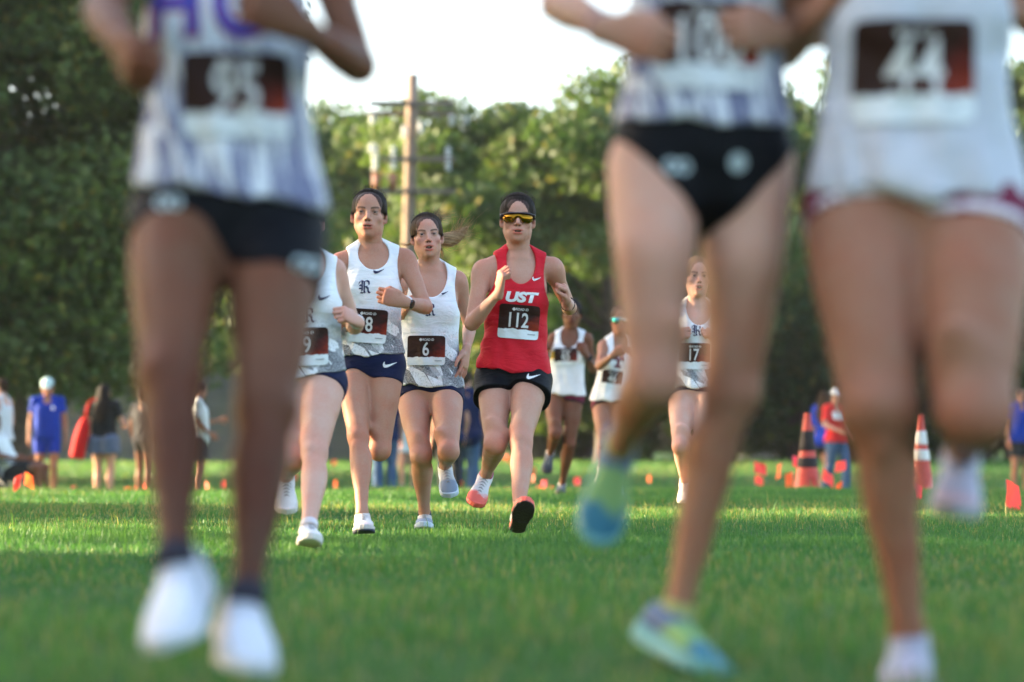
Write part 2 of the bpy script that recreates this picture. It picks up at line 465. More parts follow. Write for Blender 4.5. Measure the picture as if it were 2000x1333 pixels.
def limb_front(body_front, axis, extra=None):
    v = np.array(body_front, float)
    if extra is not None: v = v + extra
    v = v - axis * np.dot(v, axis)
    return nrm(v) if np.linalg.norm(v) > 0.05 else orth(V3(0.2, -1, 0.3), axis)

def hand_prims(wr, d, pn, th, curl, S, fan=0.0):
    """palm, four jointed fingers and a thumb; d along the hand, pn palm normal, th towards the thumb"""
    d = nrm(d); pn = orth(pn, d); th = nrm(np.cross(d, pn)) * (1 if np.dot(np.cross(d, pn), th) > 0 else -1)
    P = [Sweep(wr - d * 0.02 * S, wr + d * 0.088 * S, pn, [(0, .025 * S, .019 * S), (.35, .033 * S, .018 * S), (.8, .041 * S, .016 * S), (1, .039 * S, .013 * S)], k=.012, side=None)]
    # Sweep's u axis is w x v: make sure width runs along the thumb axis (it is symmetric, so only the axis matters)
    P.append(Ell(wr + d * .035 * S + th * .026 * S + pn * .01 * S, (.017 * S, .03 * S, .017 * S), np.array([th, d, pn]), k=.012))
    for i, (o, l) in enumerate(((.029, .94), (.010, 1.0), (-.010, .95), (-.028, .78))):
        p = wr + d * (.088 - .004 * abs(i - 1)) * S + th * o * S
        ang = 0.0; dirf = nrm(d + th * fan * (1.5 - i) * 0.25)
        for seg, (ln, r, bend) in enumerate(((.043, .0090, 0.85), (.027, .0082, 1.9), (.021, .0072, 1.2))):
            ang += bend * curl * (1.0 + 0.05 * i); q = p + (dirf * math.cos(ang) + pn * math.sin(ang)) * ln * l * S
            P.append(cap_(p, q, r * S * (1.02 if seg == 0 else 1), r * S * .93, k=.0022)); p = q
    a = wr + d * .03 * S + th * .032 * S
    if curl > .6:
        b = a + (d * .040 + th * .012 + pn * .020) * S; c = b + (d * .018 - th * .012 + pn * .020) * S; e = c + (-th * .026 + d * .004 + pn * .006) * S
    elif curl > .35:
        b = a + (d * .034 + th * .022 + pn * .010) * S; c = b + (d * .030 + th * .004 + pn * .008) * S; e = c + (d * .022 - th * .006 + pn * .006) * S
    else:
        b = a + (d * .030 + th * .026 + pn * .008) * S; c = b + (d * .026 + th * .016) * S; e = c + (d * .022 + th * .006) * S
    P += [cap_(a, b, .013 * S, .0105 * S, k=.008), cap_(b, c, .0102 * S, .009 * S, k=.004), cap_(c, e, .0088 * S, .0072 * S, k=.003)]
    return P

def head_prims(c, ax, s, mouth=0.25, wide=1.0, lids=1.0):
    X, Y, Z = ax
    def q(x, y, z): return c + (X * x * wide + Y * y + Z * z) * s
    def E(x, y, z, r, k=.012, op='u', a=ax): return Ell(q(x, y, z), np.array(r) * s * np.array([wide, 1, 1]), a, k=k * s, op=op)
    P = [E(0, -.015, .030, (.0735, .094, .083)), E(0, .022, -.030, (.058, .064, .083), .03), E(0, .036, -.074, (.038, .044, .036), .026),
         E(0, .066, -.100, (.019, .017, .014), .02), E(0, .046, .044, (.054, .040, .046), .03), E(0, .05, -.06, (.036, .04, .03), .02)]
    for m in (-1, 1):
        P += [E(m * .044, .004, -.050, (.012, .026, .026), .028), E(m * .042, .056, -.028, (.019, .018, .017), .02),
              Sweep(q(m * .012, .079, .016), q(m * .048, .064, .017), Z, [(0, .008 * s, .008 * s), (1, .007 * s, .007 * s)], k=.014 * s),
              E(m * .032, .090, -.001, (.0175, .015, .0105), .010, 's'),
              E(m * .0315, .0715, -.001, (.0142, .0142, .0142), .003),
              E(m * .0315, .0900, -.0018, (.0148, .0115, .0048 * lids), .0015, 's'),
              E(m * .0775, -.008, -.012, (.0075, .018, .030), .006, a=np.array([nrm(X - Y * .35 * m), nrm(Y + X * .35 * m), Z])),
              E(m * .083, -.004, -.010, (.006, .009, .017), .004, 's'),
              E(m * .072, .001, -.034, (.007, .008, .010), .008)]
    P += [Sweep(q(0, .080, .012), q(0, .102, -.030), Y, [(0, .0085 * s, .008 * s), (.6, .009 * s, .0085 * s), (1, .0100 * s, .0095 * s)], k=.009 * s)]
    for m in (-1, 1):
        P += [E(m * .0110, .0905, -.0355, (.0078, .010, .0068), .006), E(m * .0065, .098, -.0425, (.0042, .006, .0032), .002, 's')]
    P += [E(0, .0835, -.0625, (.0255, .0115, .0062), .006), E(0, .0825, -.0665 - .010 * (.6 + mouth), (.0225, .0115, .0072), .006),
          E(0, .0965, -.0665 - .0035 * mouth, (.0175 - .003 * mouth, .022, .0014 + .0075 * mouth), .0025, 's')]
    return P
def head_colors(L, base, lip, brow, blush=0.5, mouth=0.3, hair=None):
    """pigment and painted shading by place on the head; L in head units"""
    x, y, z = L[:, 0], L[:, 1], L[:, 2]; C = np.tile(np.array(base, float), (len(L), 1))
    def blend(w, col): C[:] = C * (1 - w[:, None]) + np.array(col) * w[:, None]
    red = np.array(base) * np.array([1.0, .74, .74])
    g = lambda cx, cz, rx, rz: np.exp(-(((np.abs(x) - cx) / rx) ** 2 + ((z - cz) / rz) ** 2))
    front = np.clip((y - .03) / .03, 0, 1)
    blend(blush * .40 * front * g(.038, -.036, .026, .022), red); blend(blush * .5 * front * g(0, -.034, .013, .014), red)
    blend(blush * .25 * front * g(0, .045, .035, .02), red)
    blend(.6 * front * g(.031, .001, .019, .010), np.array(base) * .5)  # eye socket shading painted into the skin colour
    blend(np.clip(1 - np.abs(np.abs(x) - .075) / .012, 0, 1) * .35 * (y < .03) * (np.abs(z + .01) < .035), red)
    if hair is not None:   # fine hairs thinning out along the hairline
        e = np.sqrt((x / hair['side']) ** 2 + ((y - .085) / .078) ** 2 + ((z + .035) / (.035 + hair['line'])) ** 2) - 1
        jit = .06 * vnoise(L * (300, 300, 120)) + .03 * vnoise(L * (90, 90, 60))
        blend(np.clip((e + .012 + jit) / .03, 0, 1) * np.clip((z + .012) / .012, 0, 1) * .92, hair['rgb'])
    zl = -.0665 - .010 * (.6 + mouth)
    lipw = np.maximum(np.clip(1.25 - np.sqrt((x / .0250) ** 2 + ((z + .0625) / .0062) ** 2), 0, 1), np.clip(1.25 - np.sqrt((x / .0225) ** 2 + ((z - zl) / .0070) ** 2), 0, 1))
    blend(np.clip(lipw * 2.2, 0, .9) * (y > .07), lip)
    zm = -.0665 - .0035 * mouth
    inside = (np.sqrt((x / .0178) ** 2 + ((z - zm) / (.0022 + .0075 * mouth)) ** 2) < 1) & (y > .05) & (y < .088)
    C[inside] = (.05, .012, .012)
    zb = .0155 + .0052 * np.sin(np.clip((np.abs(x) - .012) / .040, 0, 1) * 2.3)
    bw = np.clip(1.6 - np.abs(z - zb) / .0034, 0, 1) * np.clip((np.abs(x) - .011) / .004, 0, 1) * np.clip((.053 - np.abs(x)) / .008, 0, 1) * (y > .04)
    blend(np.clip(bw, 0, .80), brow)
    lash = np.clip(1.4 - np.abs(z - .0042 + .12 * (np.abs(x) - .0315) ** 2 / .0128) / .0018, 0, 1) * (np.abs(np.abs(x) - .0315) < .0145) * (y > .06)
    blend(.75 * lash, (.03, .02, .015))
    nos = (np.sqrt(((np.abs(x) - .0065) / .005) ** 2 + ((z + .0425) / .004) ** 2) < 1) & (y > .08)
    C[nos] = C[nos] * .35
    return C

SKIN = {'fair': (.60, .375, .295), 'light': (.52, .305, .225), 'olive': (.47, .265, .185), 'tan': (.33, .175, .115), 'brown': (.19, .092, .055), 'deep': (.165, .080, .046), 'sunned': (.42, .25, .175)}
MEMO = {}

def build_person(sp):
    J = sp['J']; S = sp.get('S', 1.0); g = sp.get('girth', 1.0); h = sp.get('h', .006); hh = sp.get('hh', .0028)
    base = SKIN[sp['skin']]; sk = skin_mat(); fine = sp.get('fine', False)
    hm = (J['hipL'] + J['hipR']) / 2; neck = J['neck']; w = nrm(neck - hm); H = np.linalg.norm(neck - hm); sc = H / .50
    u0 = orth(J['hipL'] - J['hipR'], w); v0 = np.cross(u0, w); u1 = orth(J['shL'] - J['shR'], w); v1 = np.cross(u1, w)
    th = math.atan2(np.dot(u1, v0), np.dot(u1, u0))
    zmin = min(J['ankL'][2], J['ankR'][2]) - .085
    gz = sp.get('ground', 0.0)
    root = empty('person', (hm[0], hm[1], gz), sp['label'], 'person', sp.get('group'))
    def mk(name, V, Q, m, parent=None, **kw): return mesh_np(name, V, Q, m, root, parent, **kw)
    r = S * g
    a0 = hm - w * .05 * sc; L0 = H + .05 * sc
    def T(u, v, z):
        t = np.clip((z * sc + .05 * sc) / L0, 0, 1) * th; uu = u0 * math.cos(t) + v0 * math.sin(t); vv = -u0 * math.sin(t) + v0 * math.cos(t)
        return hm + uu * u * r + vv * v * r + w * z * sc
    def Tax(z):
        t = np.clip((z * sc + .05 * sc) / L0, 0, 1) * th; return np.array([u0 * math.cos(t) + v0 * math.sin(t), -u0 * math.sin(t) + v0 * math.cos(t), w])
    TK = [(-.05, .120, .085), (0, .160, .104), (.06, .156, .102), (.12, .138, .092), (.19, .119, .083), (.27, .124, .088), (.35, .138, .096), (.41, .139, .095), (.46, .115, .078), (.50, .060, .055)]
    if sp.get('male'): TK = [(-.05, .120, .09), (0, .155, .105), (.06, .152, .104), (.12, .145, .102), (.19, .140, .100), (.27, .146, .105), (.35, .160, .112), (.41, .165, .110), (.46, .135, .085), (.50, .065, .06)]
    LK = [(-.05, .12, .09), (-.02, .176, .120), (.03, .172, .116), (.08, .160, .108), (.14, .145, .100), (.20, .138, .096), (.28, .137, .098), (.35, .143, .102), (.41, .142, .100), (.46, .116, .081), (.50, .062, .058)]
    if sp.get('male'): LK = [(-.05, .13, .10), (-.02, .172, .124), (.06, .170, .122), (.19, .165, .120), (.28, .166, .120), (.35, .170, .122), (.41, .170, .116), (.46, .138, .090), (.50, .068, .065)]
    def torso(K, grow=0.0, k=.03):
        return Sweep(a0, neck, v0, [((z + .05) / .55, a * r, b * r, 0, (.012 - .02 * abs(z - .2)) * r) for z, a, b in K], k=k, twist=th, p=2.25, cap=.6, side=u0, grow=grow)
    bust = 0 if sp.get('male') else sp.get('bust', 1.0)
    def chest(grow=0.0):
        P = []
        if bust:
            for m in (-1, 1): P.append(Ell(T(m * .062, .070, .335), np.array((.058, .040 * bust, .052)) * r + grow, Tax(.335), k=.035))
        return P
    def glutes(grow=0.0): return [Ell(T(m * .072, -.055, -.005), np.array((.075, .066, .085)) * r + grow, Tax(0), k=.04) for m in (-1, 1)]
    def girdle(grow=0.0):
        P = []
        for s_, m in (('shL', 1), ('shR', -1)):
            P.append(Sweep(T(m * .035, -.005, .475), J[s_], v1, [(0, .036 * r, .048 * r), (.5, .040 * r, .050 * r), (1, .044 * r, .048 * r)], k=.03, grow=grow))
            P.append(Sweep(neck + (J['head'] - neck) * .28 + Tax(.5)[0] * m * .028 * r - Tax(.5)[1] * .02 * r, J[s_] * .85 + neck * .15 + w * .018 * S, v1, [(0, .022 * r, .026 * r), (1, .026 * r, .03 * r)], k=.03, grow=grow))
        return P
    def arm(s_, m, grow=0.0, part='all'):
        sh, el, wr = J['sh' + s_], J['el' + s_], J['wr' + s_]; ua = nrm(el - sh); fa = nrm(wr - el)
        P = []
        bend = orth(-fa, ua) if np.linalg.norm(np.cross(fa, ua)) > .15 else v1
        P.append(Ell(sh + ua * .035 * S, np.array((.047, .047, .062)) * r + grow, np.array([orth(u1, ua), np.cross(ua, orth(u1, ua)), ua]), k=.03))
        P.append(Sweep(sh, el, bend, [(0, .044 * r, .046 * r), (.3, .040 * r, .045 * r), (.65, .036 * r, .041 * r), (.9, .033 * r, .034 * r), (1, .033 * r, .033 * r)], k=.02, grow=grow))
        fr = limb_front(np.cross(ua, fa), fa)
        P.append(Sweep(el, wr, fr, [(0, .033 * r, .034 * r), (.22, .038 * r, .036 * r), (.55, .032 * r, .029 * r), (.85, .025 * r, .020 * r), (1, .026 * r, .0185 * r)], k=.012, grow=grow))
        return P
    lg = r * sp.get('leg', 1.0); lc = lg * sp.get('calf', 1.0)
    def thigh(s_, m, grow=0.0, knots=None):
        hp, kn, an = J['hip' + s_], J['kn' + s_], J['ank' + s_]; ta = nrm(kn - hp); sa = nrm(an - kn)
        f = limb_front(v0, ta, -sa * .8)
        K = knots or [(0, .082, .090, 0, .0), (.2, .080, .088, 0, .004), (.45, .072, .080, 0, .008), (.7, .060, .066, 0, .006), (.9, .051, .054, 0, .002), (1, .050, .052, 0, 0)]
        return Sweep(hp, kn, f, [(q[0], q[1] * lg, q[2] * lg) + tuple(x * lg for x in q[3:]) for q in K], k=.025, grow=grow)
    def leg(s_, m, grow=0.0):
        hp, kn, an = J['hip' + s_], J['kn' + s_], J['ank' + s_]; ta = nrm(kn - hp); sa = nrm(an - kn)
        P = [thigh(s_, m, grow)]
        fs = limb_front(v0, sa, ta * 1.2); side = np.cross(sa, fs)
        P.append(Sweep(kn, an, fs, [(0, .048 * lg, .049 * lg), (.12, .047 * lc, .048 * lc, 0, -.004 * lc), (.28, .052 * lc, .053 * lc, 0, -.012 * lc), (.45, .047 * lc, .048 * lc, 0, -.010 * lc), (.68, .036 * lc, .037 * lc, 0, -.004 * lc), (.88, .028 * lc, .033 * lc), (1, .031 * lc, .035 * lc)], k=.022, grow=grow))
        kf = nrm(limb_front(v0, ta) + fs)
        P.append(Ell(kn + kf * .036 * lg, np.array((.022, .018, .026)) * lg + grow, np.array([np.cross(sa, kf), kf, orth(sa, kf)]), k=.018))
        P.append(Ell(kn - ta * .065 * S + limb_front(v0, ta, -sa * .8) * .030 * lg - u0 * m * .022 * lg, np.array((.018, .018, .036)) * lg, np.array([np.cross(ta, kf), kf, ta]), k=.035))
        P.append(Ell(kn + sa * .11 * S - fs * .022 * lg - u0 * m * .014 * lg, np.array((.030, .032, .062)) * lc, np.array([np.cross(sa, fs), fs, sa]), k=.025))
        P.append(Ell(kn + fs * .030 * lg + sa * .055 * S, np.array((.014, .014, .026)) * lg, np.array([np.cross(sa, fs), fs, sa]), k=.018))
        return P
    hc = J['head']; ax = sp['hax']; hs = S * sp.get('hs', 1.0)
    nk_top = hc + (ax[1] * -.022 + ax[2] * -.055) * hs
    nk = [Sweep(neck - w * .03 * S, nk_top, v1, [(0, .056 * r, .056 * r), (.4, .050 * r, .051 * r), (1, .049 * r, .054 * r)], k=.025)]
    for m in (-1, 1):
        nk.append(cap_(neck + Tax(.5)[1] * .036 * r + Tax(.5)[0] * m * .014 * r - w * .02 * S, hc + (ax[0] * m * .055 + ax[1] * -.012 + ax[2] * -.055) * hs, .010 * r, .012 * r, k=.016))
        nk.append(cap_(neck + Tax(.5)[1] * .040 * r + Tax(.5)[0] * m * .018 * r - w * .022 * S, J['sh' + ('L' if m > 0 else 'R')] * .8 + neck * .2 + Tax(.5)[1] * .02 * r, .011 * r, .013 * r, k=.016))
    up = girdle()
    armP = arm('L', 1) + arm('R', -1)
    body = [torso(TK)] + chest() + glutes() + up + nk + leg('L', 1) + leg('R', -1) + armP
    # ---- body surface: trunk and limbs, then head and hands on finer grids of the same field
    parts = []
    V, Q = solid(body, h)
    V = V + vnormals(V, Q) * (.0045 * vnoise(V * 14 + 2) + .002 * vnoise(V * 34))[:, None]; parts.append((V, Q))
    C = np.tile(np.array(base, float), (len(V), 1))
    def blot(p, rad, col, amt):
        wgt = amt * np.exp(-((V - p) ** 2).sum(1) / rad ** 2); C[:] = C * (1 - wgt[:, None]) + np.array(col) * wgt[:, None]
    red = np.array(base) * np.array([.98, .72, .70])
    for s_ in 'LR':
        blot(J['kn' + s_], .07, red, .6); blot(J['el' + s_], .05, red, .45); blot(J['sh' + s_] + w * .03, .07, red, .35); blot(J['ank' + s_], .05, red, .3)
    if 'pale' in sp:
        for s_ in 'LR':
            hp, kn = J['hip' + s_], J['kn' + s_]; t = ((V - hp) @ nrm(kn - hp)) / np.linalg.norm(kn - hp)
            lim = sp['pale'] + .04 * np.sin(V[:, 0] * 30); wgt = 1 / (1 + np.exp(np.clip((t - lim) * 26, -30, 30)))
            near = np.abs((V - hp) @ u0) < .14
            wgt = wgt * near; C[:] = C * (1 - wgt[:, None]) + np.array(SKIN['fair']) * 1.02 * wgt[:, None]
    if 'shin' in sp:       # lower legs darkened: some tan, mostly shade painted into the skin colour
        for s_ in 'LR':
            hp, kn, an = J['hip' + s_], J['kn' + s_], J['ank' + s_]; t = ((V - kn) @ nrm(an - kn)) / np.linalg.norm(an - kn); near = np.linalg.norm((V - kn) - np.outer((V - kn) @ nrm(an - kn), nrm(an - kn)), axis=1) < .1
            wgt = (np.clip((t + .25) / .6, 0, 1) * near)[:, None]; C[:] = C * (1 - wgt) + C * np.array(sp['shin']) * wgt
    cols = [C]
    pl0 = neck + (nk_top - neck) * .35; pln = nrm(nk_top - neck)
    mouth = sp.get('mouth', .3)
    hp_ = head_prims(hc, ax, hs, mouth, sp.get('wide', 1.0), sp.get('lids', 1.0))
    HP = hp_ if not nk else hp_[:6] + nk + up[1::2] + hp_[6:]
    lo, hi = hc - .14 * hs, hc + .14 * hs; lo[2] = min(lo[2], pl0[2] - .05); 
    cut = Fn(lambda X, Y, Z: -((X - f32(pl0[0])) * f32(pln[0]) + (Y - f32(pl0[1])) * f32(pln[1]) + (Z - f32(pl0[2])) * f32(pln[2])), 'i', .001)
    Vh, Qh = solid(HP + [cut], hh, it=1, lo=lo, hi=hi); parts.append((Vh, Qh))
    Lh = ((Vh - hc) @ ax.T) / hs; Lh[:, 0] /= sp.get('wide', 1.0)
    hbase = np.array(base) * np.array([1.08, 1.10, 1.16]) if base[0] > .3 else np.array(base)
    ch = head_colors(Lh, hbase, sp.get('lip', np.array(base) * np.array([.92, .55, .55])), sp.get('brow', (.05, .03, .02)), sp.get('blush', .6), mouth, None if not sp.get('hair') else dict(side=sp['hair'].get('side', .062), line=sp['hair'].get('line', .082), rgb=sp['hair'].get('rgb', (.006, .004, .0035))))
    nb = np.clip((-.085 - Lh[:, 2]) / .03, 0, 1)[:, None] * (Lh[:, 1] < .085)[:, None]; ch = ch * (1 - nb) + np.array(base) * nb
    for (bx, bz, brad, amt) in sp.get('blemish', []):
        wgt = amt * np.exp(-(((Lh[:, 0] - bx) / brad) ** 2 + ((Lh[:, 2] - bz) / brad) ** 2)) * (Lh[:, 1] > .02); ch = ch * (1 - wgt[:, None]) + np.array(base) * np.array([.8, .45, .42]) * wgt[:, None]
    cols.append(ch)
    hand_mesh = {}
    for s_, m in (('L', 1), ('R', -1)):
        hd = sp['hand' + s_]; wr, el = J['wr' + s_], J['el' + s_]; fa = nrm(wr - el)
        P = hand_prims(wr + fa * .006, hd['d'], hd['pn'], hd['th'], hd['curl'], S * sp.get('hands', 1.0), hd.get('fan', 0.0))
        fp = arm(s_, m)[2]; p0 = wr - fa * .03
        cut2 = Fn(lambda X, Y, Z, p0=p0, fa=fa: -((X - f32(p0[0])) * f32(fa[0]) + (Y - f32(p0[1])) * f32(fa[1]) + (Z - f32(p0[2])) * f32(fa[2])), 'i', .001)
        lo, hi = bounds(P, .012)
        lo = np.minimum(lo, p0 - .03); hi = np.maximum(hi, p0 + .03)
        Vx, Qx = solid([fp] + P + [cut2], sp.get('hhand', .0034), it=1, lo=lo, hi=hi)
        parts.append((Vx, Qx)); hand_mesh[s_] = Vx
        wgt = .4 * np.clip(((Vx - wr) @ nrm(hd['d'])) / .09, 0, 1)[:, None]
        cols.append(np.array(base) * (1 - wgt) + red * wgt)
    VV = []; QQ = []; n = 0
    for a, b in parts: VV.append(a); QQ.append(b + n); n += len(a)
    mk('body', np.concatenate(VV), np.concatenate(QQ), sk, col=np.concatenate(cols))
    # ---- eyes
    if fine:
        for m in (-1, 1):
            c = hc + (ax[0] * m * .0315 * sp.get('wide', 1.0) + ax[1] * .0722 + ax[2] * -.001) * hs; vs = []; fs = []; fm = []
            nr, ns = 10, 14
            for i in range(nr + 1):
                a = math.pi * i / nr
                for k in range(ns):
                    q = 2 * math.pi * k / ns; vs.append(c + .0124 * hs * (ax[1] * math.cos(a) + math.sin(a) * (ax[0] * math.cos(q) + ax[2] * math.sin(q))))
            for i in range(nr):
                for k in range(ns): fs.append((i * ns + k, i * ns + (k + 1) % ns, (i + 1) * ns + (k + 1) % ns, (i + 1) * ns + k)); fm.append(1 if i < 2 else 0)
            mk('eye', vs, fs, [plain('eye_white', (.42, .37, .35), .2, .05), plain('iris', (.035, .02, .012), .1, .2)], fmat=fm)
        if mouth > .2 and sp.get('teeth', True):
            b = MB(); zt = -.0640
            b.tube([hc + (ax[0] * .016 * q + ax[1] * (.079 - .006 * q * q) + ax[2] * (zt - .001)) * hs for q in np.linspace(-1, 1, 7)], .0034 * hs, 6)
            b.build('teeth', plain('teeth', (.72, .66, .56), .25, .05), root, smooth=True)
    # ---- torso coordinates for clothes
    def tor(X, Y, Z):
        dx, dy, dz = X - f32(hm[0]), Y - f32(hm[1]), Z - f32(hm[2])
        W = dx * f32(w[0]) + dy * f32(w[1]) + dz * f32(w[2]); U = dx * f32(u0[0]) + dy * f32(u0[1]) + dz * f32(u0[2]); Vv = dx * f32(v0[0]) + dy * f32(v0[1]) + dz * f32(v0[2])
        t = np.clip((W + .05 * sc) / L0, 0, 1) * f32(th); c, s = np.cos(t), np.sin(t)
        return (U * c + Vv * s) / r, (-U * s + Vv * c) / r, W / sc
    def tpco(V): return np.stack(tor(*[V[:, i].astype(f32) for i in range(3)]), 1)
    out = {'root': root, 'tor': tor, 'T': T, 'Tax': Tax, 'hm': hm}
    ch_ = sp.get('hc', max(.005, h * .85))
    wsh = float(np.mean([tor(*[np.array([q], f32) for q in J['sh' + s_]])[2][0] for s_ in 'LR']))
    top = sp.get('top')
    if top:
        kind = top['kind']; hem = top.get('hem', .02); gr = top.get('grow', .004)
        P = [torso(LK, gr)] + chest(gr + .002) + glutes(gr) + girdle(gr + .003)
        if kind == 'tee':
            for s_, m in (('L', 1), ('R', -1)):
                sh, el = J['sh' + s_], J['el' + s_]; e = sh + (el - sh) * top.get('sleeve', .55)
                P.append(Sweep(sh, e, v1, [(0, .052 * r, .056 * r), (1, .058 * r, .06 * r)], k=.03, cap=.3))
                P.append(Ell(sh, .056 * r, k=.03))
        nd, nw = top.get('neck', (.098, .076))
        P.append(Fn(lambda X, Y, Z: (lambda t: (np.sqrt((t[0] / nw) ** 2 + ((t[2] - .492) / np.where(t[1] > 0, nd, nd * .75)) ** 2) - 1) * f32(nw * .8))(tor(X, Y, Z)), 's', .003))
        if kind == 'singlet':
            ain = top.get('arm', .118)
            P.append(Fn(lambda X, Y, Z: (lambda t: (np.sqrt(((np.minimum(np.abs(t[0]), .198) - .198) / (.198 - ain)) ** 2 + ((t[2] - (wsh - .01)) / .145) ** 2) - 1) * f32(.07))(tor(X, Y, Z)), 's', .003))
            P.append(Fn(lambda X, Y, Z: (lambda t: np.maximum(.15 - np.abs(t[0]), wsh - .08 - t[2]))(tor(X, Y, Z)), 's', .003))
        tl = top.get('tilt', 0.0); wv = top.get('wave', .008)
        P.append(Fn(lambda X, Y, Z: (lambda t: hem + tl * t[0] + wv * np.sin(t[0] * 38 + 1.0) * np.cos(t[1] * 20) - t[2])(tor(X, Y, Z)), 'i', .002))
        V, Q = solid(P, ch_, it=1); tp = tpco(V); N = vnormals(V, Q)
        amp = top.get('fold', .006); low = np.clip((.42 - tp[:, 2]) / .25, .25, 1)
        ph = vnoise(tp * (9, 6, 6) + 3 + hm[0]) * 5
        fold = (vnoise(tp * (26, 12, 9) + hm[0] * 3) * .9 + .55 * np.sin(tp[:, 0] * 60 + tp[:, 2] * top.get('slant', 38) + ph * 2.2) * np.clip(.5 + ph * .3, 0, 1))
        V = V + N * (np.maximum(fold, -.35) * amp * low)[:, None]
        o = mk(top.get('name', 'singlet'), V, Q, top['mat'], vattrs={'tp': tp})
        out['top'] = o; out['bvh_top'] = BVHTree.FromPolygons([tuple(map(float, q)) for q in V], [tuple(map(int, q)) for q in Q])
    bot = sp.get('bottom')
    if bot:
        kind = bot['kind']; gr = bot.get('grow', .005); hemt = bot.get('hem', .28)
        hemL, hemR = hemt if hasattr(hemt, '__len__') else (hemt, hemt)
        P = [torso([(z, a * 1.0, b) for z, a, b in TK], gr)] + glutes(gr)
        K = None
        if kind == 'loose': K = [(0, .092, .100), (.2, .095, .103), (.5, .104, .112), (1, .11, .115)]
        if kind == 'skirt': K = [(0, .110, .12), (.3, .115, .13), (.6, .118, .135), (1, .12, .14)]
        if kind == 'bike': K = [(0, .090, .098), (.3, .092, .098), (.7, .088, .090), (1, .08, .085)]
        if kind == 'pants':
            for s_, m in (('L', 1), ('R', -1)):
                hp, kn, an = J['hip' + s_], J['kn' + s_], J['ank' + s_]
                P.append(thigh(s_, m, .010)); P.append(Sweep(kn, an + nrm(an - kn) * .02, limb_front(v0, nrm(an - kn)), [(0, .064 * r, .066 * r), (.4, .064 * r, .068 * r), (1, .060 * r, .064 * r)], k=.03, cap=.1))
        elif kind != 'brief':
            for s_, m in (('L', 1), ('R', -1)): P.append(thigh(s_, m, gr, K))
        else:
            for s_, m in (('L', 1), ('R', -1)): P.append(thigh(s_, m, gr))
        P.append(Fn(lambda X, Y, Z: (lambda t: t[2] - bot.get('rise', .13))(tor(X, Y, Z)), 'i', .002))
        if kind in ('fitted', 'loose', 'skirt', 'bike'):
            hl, hr = J['hipL'], J['hipR']; al, ar = nrm(J['knL'] - hl), nrm(J['knR'] - hr); ll, lr = np.linalg.norm(J['knL'] - hl), np.linalg.norm(J['knR'] - hr)
            def hemf(X, Y, Z):
                tL = (X - f32(hl[0])) * f32(al[0]) + (Y - f32(hl[1])) * f32(al[1]) + (Z - f32(hl[2])) * f32(al[2]) - f32(ll * hemL)
                tR = (X - f32(hr[0])) * f32(ar[0]) + (Y - f32(hr[1])) * f32(ar[1]) + (Z - f32(hr[2])) * f32(ar[2]) - f32(lr * hemR)
                U = tor(X, Y, Z)[0]
                flare = bot.get('flare', 0.0)
                m_ = np.clip(.5 + U / .13, 0, 1); m_ = m_ * m_ * (3 - 2 * m_)
                return tL * m_ + tR * (1 - m_) + f32(flare) * np.sin(U * 30)
            P.append(Fn(hemf, 'i', .002))
        if kind == 'brief':
            P.append(Fn(lambda X, Y, Z: (lambda t: -(t[2] - (-.135 + np.minimum(1.0 * np.abs(t[0]), .25)) - np.where(t[1] > 0, 0, -.03)))(tor(X, Y, Z)), 'i', .003))
        V, Q = solid(P, ch_, it=1); tp = tpco(V); N = vnormals(V, Q)
        V = V + N * (vnoise(tp * (22, 14, 18) + 7) * bot.get('fold', .004) + .0012)[:, None]
        out['bottom'] = mk(bot.get('name', 'shorts'), V, Q, bot['mat'], vattrs={'tp': tp})
        out['bvh_bottom'] = BVHTree.FromPolygons([tuple(map(float, q)) for q in V], [tuple(map(int, q)) for q in Q])
        if 'trim' in bot:   # band along the hem
            tw, tm = bot['trim']
            P2 = list(P); gr2 = .0025
            def band(X, Y, Z): return -(hemf(X, Y, Z) + f32(tw))
            V2, Q2 = solid([q for q in P2 if q.op == 'u'] + [P2[-1], Fn(band, 'i', .001)], ch_, off=gr2, it=1)
            mk('hem_band', V2, Q2, tm, parent=out['bottom'], vattrs={'tp': tpco(V2)})
    # ---- shoes and socks
    for s_, m in (('L', 1), ('R', -1)):
        so = sp.get('shoe')
        if not so: break
        an, kn, toe = J['ank' + s_], J['kn' + s_], J['toe' + s_]; f = nrm(toe - an); shin = nrm(an - kn)
        upv = orth(-shin, f)
        if 'updir' + s_ in sp: upv = orth(sp['updir' + s_], f)
        side = np.cross(f, upv)
        # the ankle sits 0.078 above the sole, 0.055 from the heel; toe point is at ball height
        f2 = nrm(f * 1.0 + upv * .30); up2 = orth(upv, f2)
        o = an - up2 * .082 * S - f2 * .062 * S
        def q(a, s1, hgt): return o + (f2 * a + side * s1 + up2 * hgt) * S
        prof = [(0, .026, .030), (.08, .032, .034), (.25, .034, .036), (.45, .035, .028), (.66, .044, .022), (.84, .044, .017), (.95, .034, .013), (1, .02, .010)]
        up_p = [Sweep(q(.012, 0, .024), q(.252, 0, .024), up2, [(t, a * S, b * S, 0, b * .85 * S) for t, a, b in prof], k=.01, cap=.5),
                Sweep(q(.052, 0, .05), q(.046, 0, .080), f2, [(0, .034 * S, .044 * S), (1, .031 * S, .038 * S)], k=.016, cap=.12),
                Fn(lambda X, Y, Z: -((X - f32(o[0])) * f32(up2[0]) + (Y - f32(o[1])) * f32(up2[1]) + (Z - f32(o[2])) * f32(up2[2])) + f32(.020 * S), 'i', .003)]
        hsz = sp.get('hshoe', .005)
        V, Q = solid(up_p, hsz, it=1)
        tpv = np.stack([((V - o) @ f2) / S, ((V - o) @ side) / S, ((V - o) @ up2) / S], 1)
        shoe = mk('shoe', V, Q, so['mat'], vattrs={'tp': tpv})
